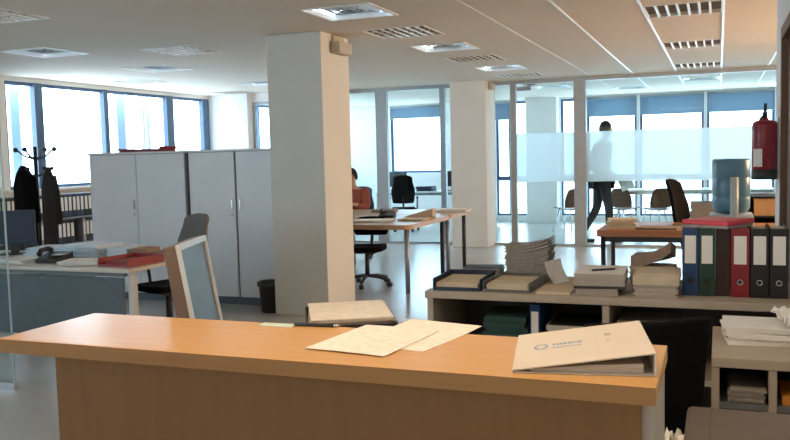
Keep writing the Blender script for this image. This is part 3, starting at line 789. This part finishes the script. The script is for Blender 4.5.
# ================================================================ RIGHT TABLE
simple_desk('wooden_table', 'reddish wooden table with dark legs behind the shelving unit', 'table', -1.04, 1.1, 7.74, 8.62, .74, redwood, dark_metal, th=.06, lr=.022)
pile('small curled paper pile on the left end of the reddish table',   .24, .22, .085, (-.86, 8.05, .7402), .2, paper_warm, seed=41, jit=.02)
pile('flat brown papers near the front of the reddish table', .36, .24, .018, (-.52, 7.92, .7402), -.05, brown_env, seed=42, n=3)
pile('white booklet on the reddish table beside the brown papers', .16, .22, .014, (-.20, 7.94, .7402), .1, paper, seed=43, n=2)
pile('red folder stack on the reddish table', .20, .28, .02, (-.0, 7.98, .7402), .0, maroon, seed=44, n=2)
pile('tall beige paper stack with a dark box beside the water cooler', .22, .30, .22, (-.13, 8.32, .7402), 0, paper_edge, seed=45, top=black_card)
# low bookcase with boxes at right
t = thing('low_bookcase', 'low dark bookcase standing by the glass wall at the right', 'bookcase', (.66, 9.2, 0))
MB().box(-.40, .6, -.2, .2, .97, 1.0).build('top', mat('slate_blue_top', (.10, .16, .24), .4), t)
for x in (-.40, .10, .575): MB().box(x, x+.025, -.19, .19, 0, .97).build('upright', dark_metal, t)
for z in (.06, .42, .76): MB().box(-.375, .10, -.19, .19, z, z+.02).box(.125, .575, -.19, .19, z, z+.02).build('shelf', dark_metal, t)
MB().box(-.375, .575, .18, .19, .06, .97).build('back_panel', dark_gap, t)
for (x, zz, hh, lb_) in ((-.14, .7802, .15, 'tan cardboard box on the upper left shelf of the low bookcase'), (.35, .7802, .14, 'tan cardboard box on the upper right shelf of the low bookcase'), (-.14, .4402, .22, 'tan cardboard box on the middle shelf of the low bookcase')):
    t = thing('cardboard_box', lb_, 'box', (.66+x, 9.2, zz)); MB().box(-.19, .19, -.17, .16, 0, hh).build('carton', mat('tan_cardboard', (.50, .30, .14), .8), t)
    MB().box(-.195, .195, -.175, .165, hh, hh+.02).build('lid', mat('tan_cardboard', (.50, .30, .14), .8), t)

# ================================================================ MIDDLE TABLES
def round_table_top(label, x0, x1, y0, y1, z, group):
    t = thing('wooden_table', label, 'table', ((x0+x1)/2, (y0+y1)/2, 0), 0, group); hx, hy = (x1-x0)/2, (y1-y0)/2; r = .10
    out = []
    for cx, cy, a0 in ((hx-r, hy-r, 0), (-hx+r, hy-r, 90), (-hx+r, -hy+r, 180), (hx-r, -hy+r, 270)):
        for k in range(7):
            a = math.radians(a0+k*15); out.append((cx+r*math.cos(a), cy+r*math.sin(a)))
    MB().prism(out, 'z', z-.05, z).build('table_top', oakt, t)
    for sx in (-1, 1):
        for sy in (-1, 1): MB().cyl((sx*(hx-.075), sy*(hy-.12), 0), (sx*(hx-.075), sy*(hy-.12), z-.05), .025, n=14).build('leg', steel if sy*sx < 0 else dark_metal, t)
    return t
GT = 'wooden tables beside the near column'
round_table_top('wooden table with rounded corners just right of the near column', -4.75, -3.0, 8.08, 9.52, .74, GT)
round_table_top('wooden table farther back touching the first one near the far column', -4.75, -3.02, 9.56, 10.5, .74, GT)
pile('flat white papers on the near wooden table beside the column', .42, .30, .02, (-3.62, 8.55, .7402), .1, paper, seed=51, n=3, jit=.03)
pile('cream papers at the front of the near wooden table', .30, .24, .02, (-3.20, 8.75, .7402), -.1, paper_warm, seed=52, n=3, jit=.02)
t = thing('telephone', 'black telephone on the near wooden table', 'telephone', (-3.66, 9.12, .7402), .2)
MB().prism([(-.1, 0), (.1, 0), (.1, .06), (-.1, .03)], 'x', -.09, .09).build('body', black_pl, t, bevel=.004)
MB().tube([(-.06, -.09, .06), (-.065, -.05, .085), (-.065, .05, .092), (-.06, .09, .072)], .018).build('handset', black_pl, t)
t = thing('open_binder', 'open white ring binder propped up on the near wooden table', 'binder', (-3.30, 9.28, .7402), .15)
MB().prism([(-.17, 0), (.17, .10), (.17, .106), (-.17, .008)], 'y', -.12, .12).build('cover', paper, t); MB().prism([(-.16, 0), (.165, 0), (.165, .098), (-.15, .004)], 'y', -.11, .11).build('pages', paper_edge, t)
pile('thin white papers on the far wooden table near its right end', .40, .28, .035, (-3.15, 10.1, .7402), .05, paper, seed=54, n=4, jit=.02)
pile('grey folders on the left part of the far wooden table', .30, .22, .04, (-4.05, 10.0, .7402), .1, paper_grey, seed=55, n=4)
# waste bin
t = thing('waste_bin', 'black waste bin in front of the white cabinets beside the column', 'bin', (-4.0, 6.93, 0))
MB().lathe([(.095, 0), (.10, .005), (.122, .27), (.128, .275), (.128, .29), (.118, .29), (.096, .02)], n=24).build('bucket', black_pl, t)
MB().lathe([(.105, .25), (.116, .285), (.13, .296), (.137, .27), (.131, .25)], n=24, fn=lambda a, z: 1+.02*math.sin(7*a)).build('bin_liner', mat('black_liner', (.02, .02, .022), .3), t)

# ================================================================ CABINETS
def cabinet(label, x0, x1, hinge):
    t = thing('storage_cabinet', label, 'cabinet', ((x0+x1)/2, 7.15, 0), 0, 'white two door cabinets'); hw = (x1-x0)/2
    MB().box(-hw, hw, .022, .47, .08, 1.55).build('body', carc_m, t)
    MB().box(-hw-.004, hw+.004, -.004, .474, 1.55, 1.572).build('top', white_lam, t, bevel=.002)
    MB().box(-hw+.01, hw-.01, .05, .46, 0, .08).build('plinth', mat('blue_grey_plinth', (.10, .14, .19), .6), t)
    for sx in (-1, 1):
        a, b = (-hw+.018, -.004) if sx < 0 else (.004, hw-.018)
        if hinge == 'gap': a, b = (-hw+.018, -.012) if sx < 0 else (.012, hw-.018)
        dr = MB().box(a, b, 0, .020, .085, 1.545).build('door', cab_m, t, bevel=.0015)
        if sx < 0 or hinge == 'gap':
            hx = (b-.035 if sx < 0 else a+.035)
            MB().box(hx-.010, hx+.010, -.012, 0, .97, 1.07).build('handle', chrome, dr, bevel=.003)
            if sx < 0: MB().cyl((hx, -.006, .92), (hx, 0, .92), .010, n=12).build('lock', chrome, dr)
    return t
cabinet('white two door cabinet at the left with a maroon tray on top', -6.32, -5.075, 'mid')
cabinet('white two door cabinet next to the near column', -5.055, -3.93, 'gap')
t = thing('shallow_tray', 'maroon shallow tray on top of the left white cabinet', 'tray', (-5.70, 7.36, 1.5722))
MB().prism([(-.24, 0), (.24, 0), (.285, .055), (.27, .055), (.235, .01), (-.235, .01), (-.27, .04), (-.285, .04)], 'y', -.14, .14).build('tray', maroon, t)
MB().box(-.2, .2, -.12, .12, .0105, .03).build('papers', maroon, t)

# ================================================================ LEFT DESK
t = thing('office_desk', 'large white office desk with a grey modesty panel at the left', 'desk', (0, 0, 0))
MB().box(-6.05, -3.76, 4.59, 5.45, .705, .732).build('desk_top', mat('desk_top_beige', (.58, .51, .44), .4), t, bevel=.004)
MB().box(-5.98, -3.87, 4.66, 4.68, .22, .66).build('modesty_panel', mat('modesty_grey', (.085, .10, .115), .6), t)
MB().box(-5.98, -3.84, 4.64, 4.70, .672, .705).build('beam', carc_m, t)
for x in (-5.98, -3.81): MB().box(x, x+.04, 4.62, 5.40, 0, .04).box(x, x+.04, 4.64, 4.69, .04, .705).box(x, x+.04, 5.33, 5.38, .04, .705).build('leg', mat('pale_leg', (.52, .50, .47), .5), t)
ZD = .7322
letter_tray('red letter tray at the right front corner of the white desk', .29, .35, red_pl, 1, .058, loc=(-3.95, 4.86, ZD), rz=-.12)
pile('folded papers inside the red letter tray', .24, .28, .03, (-3.95, 4.87, ZD+.0045), -.12, mat('dark_red_card', (.28, .02, .02), .6), seed=60, n=2, jit=.002)
t = thing('telephone', 'black telephone at the front of the white desk', 'telephone', (-4.66, 4.86, ZD), math.radians(15))
MB().prism([(-.1, 0), (.1, 0), (.1, .07), (-.1, .03)], 'x', -.10, .10).build('body', black_pl, t, bevel=.004)
MB().tube([(-.07, -.09, .065), (-.075, -.05, .09), (-.075, .05, .096), (-.07, .09, .08)], .02).build('handset', black_pl, t)
MB().box(.0, .08, -.05, .06, .052, .056).build('keypad', mat('keypad_grey', (.2, .2, .2), .5), t)
blue_pap = mat('bluish_paper', (.62, .70, .78), .7, var=.06)
pile('loose white papers right of the telephone on the white desk', .30, .24, .03, (-4.32, 4.82, ZD), .25, paper, seed=61, n=4, jit=.03)
pile('white papers left of the telephone on the white desk', .28, .22, .02, (-4.98, 4.84, ZD), -.1, paper, seed=62, n=3, jit=.02)
pile('bluish paper stack at the back left of the white desk', .36, .28, .07, (-5.0, 5.24, ZD), .12, blue_pap, seed=63, jit=.02)
pile('bluish paper stack behind the telephone on the white desk', .34, .28, .10, (-4.61, 5.24, ZD), -.08, blue_pap, seed=64, jit=.02)
pile('pale folder stack left of the brown box on the white desk', .18, .26, .08, (-4.31, 5.26, ZD), .05, blue_pap, seed=65, jit=.01)
tag(MB().box(-.07, .07, -.09, .09, 0, .075).build('brown_box', mat('kraft_box', (.30, .20, .13), .8), bevel=.003), 'small brown box at the back of the white desk', 'box', loc=(-4.12, 5.24, ZD))
pile('brownish papers behind the red letter tray', .20, .22, .05, (-3.90, 5.24, ZD), .1, brown_env, seed=66, jit=.02)
t = thing('computer_monitor', 'dark blue computer monitor at the far left on the white desk', 'monitor', (-5.42, 5.22, ZD), math.radians(30))
MB().box(-.17, .17, -.02, .03, .08, .36).build('housing', navy, t, bevel=.008)
MB().box(-.03, .03, .0, .03, .01, .10).build('stand', black_pl, t); MB().box(-.1, .1, -.08, .1, 0, .012).build('base', black_pl, t)

# binders along the left window
t = thing('wall_shelf', 'low binder shelf under the left windows', 'shelf', (-8.36, 0, 0))
for z in (.05, .39, .735): MB().box(0, .30, 7.5, 10.4, z, z+.02).build('shelf', carc_m, t)
for y in (7.5, 8.95, 10.38): MB().box(0, .30, y, y+.02, 0.0, .735).build('upright', carc_m, t)
cols = [black_card, navy, black_card, mat('grey_card', (.30, .30, .31), .6), black_card, navy]
rnd = random.Random(9)
protos = {}
wordz = {0: 'lower', 1: 'upper'}
cn = {black_card.name: 'black', navy.name: 'navy', 'grey_card': 'grey', maroon.name: 'maroon'}
for row, z in enumerate((.4102, .7552)):
    y = 7.56; k = 0
    while y < 10.28:
        wd = rnd.choice((.075, .078, .072)); m_ = rnd.choice(cols)
        if row == 0 and k == 24: m_ = maroon
        if 8.90 < y+wd and y < 8.98 and row == 0: y = 8.985
        key = (m_.name)
        lab = '%s binder with a pale spine label in the %s row under the left windows' % (cn[m_.name], wordz[row])
        if key not in protos:
            tt = thing('window_binder', lab, 'binder', (-8.10, y, z), 0, None)
            MB().box(-.24, 0, 0, .07, 0, .31).build('cover', m_, tt); MB().box(0, .0015, .012, .058, .09, .27).build('label', print_lab, tt)
            protos[key] = tt
        else:
            tt = dup(protos[key], lab, (-8.10, y, z))
        tt['group'] = '%s binders in the %s row under the windows' % (cn[m_.name], wordz[row])
        y += wd; k += 1

# coat stand and coats
t = thing('coat_stand', 'dark coat stand before the left windows', 'coat stand', (-6.85, 6.95, 0))
MB().cyl((0, 0, .03), (0, 0, 1.66), .02, n=12).build('pole', dark_metal, t)
MB().lathe([(.20, 0), (.20, .015), (.05, .03), (.02, .05)], n=24).build('base', dark_metal, t)
for k in range(4):
    a = k*PI/2+.3; c_, s_ = math.cos(a), math.sin(a)
    hk = MB().tube([(0, 0, 1.52), (c_*.12, s_*.12, 1.56), (c_*.21, s_*.21, 1.63)], .010).build('hook', dark_metal, t)
    MB().lathe([(.004, 1.60), (.026, 1.615), (.026, 1.64), (.006, 1.655)], c=(c_*.215, s_*.215, 0), n=12).build('knob', dark_metal, hk)
    h2 = MB().tube([(0, 0, 1.34), (c_*.1, s_*.1, 1.36), (c_*.17, s_*.17, 1.42)], .009).build('hook', dark_metal, t)
    MB().lathe([(.004, 1.40), (.022, 1.41), (.022, 1.43), (.006, 1.445)], c=(c_*.175, s_*.175, 0), n=12).build('knob', dark_metal, h2)
def coat(label, loc, rz, m, top, bot, wd):
    mb = MB(); prof = []
    n = 12
    for i in range(n+1):
        v = i/n; z = top+(bot-top)*v
        prof.append((wd*(.25+.75*min(1, v*4)**.6)*(1+.12*v), z))
    mb.lathe(list(reversed(prof)), n=28, sx=1, sy=.55, fn=lambda a, z: 1+.10*math.sin(5*a+z*2)+.05*math.sin(11*a))
    t = thing('coat', label, 'coat', loc, rz)
    mb.build('body', m, t)
    sl = MB()
    MB().tube([(wd*.75, 0, top-.10), (wd*1.0, .02, top-.3), (wd*1.02, .03, top-.62)], .045, 10).build('sleeve', m, t)
    return t
coat('black coat hanging on the left side of the coat stand', (-6.975, 6.90, 0), .2, black_fab, 1.46, .62, .105)
coat('dark brown coat hanging on the right side of the coat stand', (-6.725, 6.99, 0), -.3, mat('dark_brown_cloth', (.028, .024, .022), .95), 1.44, .55, .10)

# ================================================================ BEHIND THE GLASS
# left rear office
simple_desk('office_desk', 'pale desk in the left rear office under the window', 'desk', -6.6, -4.4, 15.75, 16.5, .74, white_lam, steel)
for i, (x, lb_) in enumerate(((-5.0, 'black monitor on the right of the left rear office desk'), (-6.2, 'black monitor on the left of the left rear office desk'))):
    t = thing('computer_monitor', lb_, 'monitor', (x, 16.05, .7402), .2-.4*i)
    MB().box(-.22, .22, -.02, .03, .09, .40).build('housing', black_pl, t, bevel=.008); MB().box(-.03, .03, 0, .03, .01, .12).build('stand', black_pl, t); MB().box(-.12, .12, -.09, .09, 0, .012).build('base', black_pl, t)
pile('dark folders on the left rear office desk', .34, .28, .10, (-5.55, 16.0, .7402), 0, navy, seed=71, n=5)
# meeting room table
simple_desk('meeting_table', 'pale meeting table behind the frosted glass', 'table', -1.75, .9, 15.6, 16.45, .74, mat('pale_table_top', (.62, .60, .55), .35), chrome, lr=.02)
def shell_chair(label, loc, rz):
    t = thing('shell_chair', label, 'chair', loc, rz, 'brown meeting chairs behind the glass')
    MB().sheet(lambda u, v: ((u-.5)*.40*(1-.1*(2*abs(v-.5))**3), (v-.5)*.40, .45-.02*math.cos((u-.5)*3)+.02*v), 8, 6, .014).build('seat', shell_m, t, smooth=True)
    mb = MB(); vs = []; fs = []; nu, nv = 8, 8
    for off in (0, .014):
        for i in range(nu+1):
            for j in range(nv+1):
                u, v = i/nu-.5, j/nv
                vs.append((u*.40*(1-.18*v*v)*(.9+.1*math.sin(PI*v)), -.20-.07*v-.03*(1-(2*u)**2)-off, .47+.34*v*(1-.10*(2*u)**4)))
    K = (nu+1)*(nv+1); I = lambda i, j, k: k*K+i*(nv+1)+j
    for i in range(nu):
        for j in range(nv): fs += [(I(i,j,0), I(i+1,j,0), I(i+1,j+1,0), I(i,j+1,0)), (I(i,j,1), I(i,j+1,1), I(i+1,j+1,1), I(i+1,j,1))]
    for i in range(nu): fs += [(I(i,0,0), I(i,0,1), I(i+1,0,1), I(i+1,0,0)), (I(i,nv,0), I(i+1,nv,0), I(i+1,nv,1), I(i,nv,1))]
    for j in range(nv): fs += [(I(0,j,0), I(0,j+1,0), I(0,j+1,1), I(0,j,1)), (I(nu,j,0), I(nu,j,1), I(nu,j+1,1), I(nu,j+1,0))]
    mb.add(vs, fs); mb.build('backrest', shell_m, t, smooth=True)
    for sx in (-1, 1):
        for sy in (-1, 1): MB().cyl((sx*.11, sy*.10, .445), (sx*.20, sy*.20, 0), .010, n=10).build('leg', chrome, t)
    return t
s0 = shell_chair('brown shell chair left of the standing person behind the glass', (-2.55, 15.15, 0), .7)
dup(s0, 'brown shell chair just right of the standing person behind the glass', (-1.52, 15.2, 0), -.3)
dup(s0, 'brown shell chair farthest right of the three at the meeting table', (-1.03, 15.05, 0), .5)
swivel_chair('black chair at the right end of the meeting table', (.2, 15.2, 0), .3, black_fab, .42, .4, .45)

# ================================================================ PEOPLE
def skin_mesh(name, pts, edges, radii, m, parent, root=0, sub=2, kind=None):
    me = bpy.data.meshes.new(name); me.from_pydata([Vector(p) for p in pts], edges, [])
    o = bpy.data.objects.new(name, me); COL.objects.link(o); o.parent = parent
    md = o.modifiers.new('skin', 'SKIN'); md.use_smooth_shade = True
    sv = me.skin_vertices[0].data
    for i, r in enumerate(radii):
        sv[i].radius = r if isinstance(r, tuple) else (r, r); sv[i].use_root = (i == root)
    d = o.modifiers.new('subd', 'SUBSURF'); d.levels = sub; d.render_levels = sub
    me.materials.append(m)
    return o
def head_parts(t, c, yawd, hairm, s=1.0):
    """hair cap with ears and nose kept on the body; hair as child"""
    M = Matrix.Translation(c) @ Matrix.Rotation(yawd, 4, 'Z')
    mb = MB(); vs = []; fs = []; n = 20; k_ = 9
    for j in range(k_+1):
        ph = j/k_*math.radians(112)
        for i in range(n):
            a = 2*PI*i/n; front = max(0, math.sin(a))     # +y is the face
            lim = ph*(1-.42*front)
            vs.append(M @ Vector((.083*s*math.sin(lim)*math.cos(a), .102*s*math.sin(lim)*math.sin(a)-.008*s, .125*s*math.cos(lim)+.004)))
    for j in range(k_):
        for i in range(n): fs.append((j*n+i, j*n+(i+1) % n, (j+1)*n+(i+1) % n, (j+1)*n+i))
    mb.add(vs, fs, True); mb.build('hair', hairm, t)
    fc = MB()
    for sx in (-1, 1):
        fc.add([M @ Vector(p) for p in ((sx*.018, .090*s, .02), (sx*.042, .085*s, .02), (sx*.042, .087*s, .034), (sx*.018, .092*s, .034))], [(0, 1, 2, 3)])
    fc.build('eyes', black_pl, t)
def hand(t, wrist, dirv, side, m, up=(0,0,1), curl=.5):
    """palm, four unequal bent fingers and a thumb, one skinned mesh"""
    w_ = Vector(wrist); d = Vector(dirv).normalized(); sd = d.cross(Vector(up)).normalized()*side; nm = sd.cross(d).normalized()*side
    pts = [w_, w_+d*.05, w_+d*.085]; ed = [(0, 1), (1, 2)]; rad = [.022, (.034, .016), (.034, .014)]
    for k, ln in enumerate((.068, .078, .072, .056)):
        base = w_+d*.088+sd*(.030-.020*k); i0 = len(pts)
        pts += [base, base+d*ln*.45-nm*.006, base+d*ln*.75-nm*ln*curl*.5, base+d*ln*.85-nm*ln*curl*.95]
        ed += [(2, i0), (i0, i0+1), (i0+1, i0+2), (i0+2, i0+3)]; rad += [.0095, .009, .0085, .007]
    i0 = len(pts); b = w_+d*.03+sd*.03
    pts += [b, b+d*.028+sd*.02-nm*.01, b+d*.055+sd*.022-nm*.02]; ed += [(1, i0), (i0, i0+1), (i0+1, i0+2)]; rad += [.013, .011, .009]
    return pts, ed, rad
def body(t, J, R, m_skin, hands):
    names = list(J); idx = {n: i for i, n in enumerate(names)}; pts = [Vector(J[n]) for n in names]; rad = [R[n] for n in names]
    ed = [(idx[a], idx[b]) for a, b in BONES if a in idx and b in idx]
    for wn, dv, side in hands:
        p, e, r = hand(t, J[wn], dv, side, m_skin)
        o = len(pts)-1
        pts += p[1:]; rad += r[1:]
        for a, b in e: ed.append((idx[wn] if a == 0 else a+o, idx[wn] if b == 0 else b+o))
    return skin_mesh('body', pts, ed, rad, m_skin, t, root=idx['pelvis'])
BONES = [('pelvis', 'spine'), ('spine', 'chest'), ('chest', 'neck'), ('neck', 'jaw'), ('jaw', 'head'), ('head', 'crown'), ('head', 'nose'), ('chest', 'sl'), ('chest', 'sr'), ('sl', 'el'), ('el', 'wl'), ('sr', 'er'), ('er', 'wr'),
         ('pelvis', 'hl'), ('pelvis', 'hr'), ('hl', 'kl'), ('kl', 'al'), ('al', 'tl'), ('hr', 'kr'), ('kr', 'ar'), ('ar', 'tr')]
RAD = dict(pelvis=(.15, .11), spine=(.135, .10), chest=(.16, .11), neck=.055, jaw=.068, head=.088, crown=.05, nose=.018, sl=.062, sr=.062, el=.042, er=.042, wl=.027, wr=.027,
           hl=.088, hr=.088, kl=.056, kr=.056, al=.038, ar=.038, tl=.034, tr=.034)
# standing, walking to the right (+x = direction of walking), turned away a little
t = thing('person', 'person in a pale blue shirt and dark trousers walking behind the frosted glass', 'person', (-1.77, 13.62, 0), math.radians(28))
s = 1.08
J = dict(pelvis=(.02, 0, .98), spine=(.03, 0, 1.16), chest=(.05, 0, 1.38), neck=(.07, 0, 1.53), jaw=(.10, 0, 1.60), head=(.10, 0, 1.67), crown=(.095, 0, 1.735), nose=(.20, 0, 1.655),
         sl=(.04, .19, 1.44), sr=(.04, -.19, 1.44), el=(-.06, .25, 1.17), er=(.0, -.25, 1.12), wl=(.08, .25, .98), wr=(.20, -.20, .92),
         hl=(.02, .09, .92), hr=(.02, -.09, .92), kl=(-.02, .09, .50), kr=(.10, -.09, .50), al=(-.26, .09, .12), ar=(.10, -.09, .08), tl=(-.16, .09, .045), tr=(.27, -.09, .04))
J = {k: tuple(c*s for c in v) for k, v in J.items()}
body(t, J, RAD, skin_m, [('wl', (.3, 0, -1), 1), ('wr', (1, .1, -.1), -1)])
def clothes(t, J, parts, R, m, name, root):
    n = list(parts); idx = {k: i for i, k in enumerate(n)}
    return skin_mesh(name, [J[k] for k in n], [(idx[a], idx[b]) for a, b in BONES if a in idx and b in idx], [tuple(x*1.17+.006 for x in (R[k] if isinstance(R[k], tuple) else (R[k], R[k]))) for k in n], m, t, root=idx[root])
JJ = dict(J); JJ['neck'] = tuple(Vector(J['chest']).lerp(Vector(J['neck']), .45)); JJ['wl'] = tuple(Vector(J['el']).lerp(Vector(J['wl']), .85)); JJ['wr'] = tuple(Vector(J['er']).lerp(Vector(J['wr']), .85))
RR = dict(RAD); RR['neck'] = .075
clothes(t, JJ, ['pelvis', 'spine', 'chest', 'neck', 'sl', 'sr', 'el', 'er', 'wl', 'wr'], RR, shirt_blue, 'shirt', 'pelvis')
clothes(t, J, ['pelvis', 'hl', 'hr', 'kl', 'kr', 'al', 'ar'], RAD, trouser, 'trousers', 'pelvis')
for q in 'lr':
    a, b = Vector(J['a'+q]), Vector(J['t'+q]); dv = (b-a); dv.z = 0; dv.normalize(); sole = b.z-.04
    MB().sheet(lambda u, v, a=a, dv=dv: tuple(Vector((a.x, a.y, 0))+dv*(-.07+.28*u)+Vector((-dv.y, dv.x, 0))*(v-.5)*.095*(1-.5*abs(2*u-1)**3)+Vector((0, 0, .05+(.05 if u < .35 else 0)+max(0, (a.z-.12)*(1-u))))), 8, 4, .05).build('shoe', black_pl, t, smooth=True)
head_parts(t, Vector(J['head'])+Vector((-.01, 0, .01)), -PI/2, hair_m, 1.05)
tag(MB().sheet(lambda u, v: ((u-.5)*.21, (v-.5)*.30, .02*math.sin(u*3)), 4, 4, .004).build('held_papers', paper), 'white papers held by the walking person', 'papers', loc=(-1.77+.40, 13.62-.04, .955), rz=.3)
bpy.data.objects['held_papers'].rotation_euler = (math.radians(50), math.radians(-15), .3)

# seated person beside the column, facing the room
t = thing('person', 'seated person in a rust jersey half hidden by the near column', 'person', (-4.95, 11.0, 0), PI)
J = dict(pelvis=(0, -.06, .54), spine=(0, -.05, .70), chest=(0, -.02, .90), neck=(0, 0, 1.04), jaw=(0, .03, 1.10), head=(0, .03, 1.17), crown=(0, .025, 1.235), nose=(0, .135, 1.155),
         sl=(-.19, -.02, .96), sr=(.19, -.02, .96), el=(-.25, .06, .74), er=(.25, .06, .74), wl=(-.16, .32, .80), wr=(.16, .32, .80),
         hl=(-.09, -.02, .53), hr=(.09, -.02, .53), kl=(-.11, .40, .52), kr=(.11, .40, .52), al=(-.11, .36, .09), ar=(.11, .36, .09), tl=(-.11, .49, .045), tr=(.11, .49, .045))
body(t, J, RAD, skin_m, [('wl', (.25, 1, -.05), 1), ('wr', (-.25, 1, -.05), -1)])
JJ = dict(J); JJ['neck'] = tuple(Vector(J['chest']).lerp(Vector(J['neck']), .45)); JJ['wl'] = tuple(Vector(J['el']).lerp(Vector(J['wl']), .85)); JJ['wr'] = tuple(Vector(J['er']).lerp(Vector(J['wr']), .85))
clothes(t, JJ, ['pelvis', 'spine', 'chest', 'neck', 'sl', 'sr', 'el', 'er', 'wl', 'wr'], RR, jersey, 'jersey', 'pelvis')
clothes(t, J, ['pelvis', 'hl', 'hr', 'kl', 'kr', 'al', 'ar'], RAD, trouser, 'trousers', 'pelvis')
for q in 'lr':
    a = Vector(J['a'+q])
    MB().sheet(lambda u, v, a=a: (a.x+(v-.5)*.095*(1-.5*abs(2*u-1)**3), a.y-.07+.27*u, .05+(.05 if u < .35 else 0)), 8, 4, .05).build('shoe', black_pl, t, smooth=True)
head_parts(t, Vector(J['head'])+Vector((0, -.01, .01)), 0, hair_m, 1.03)
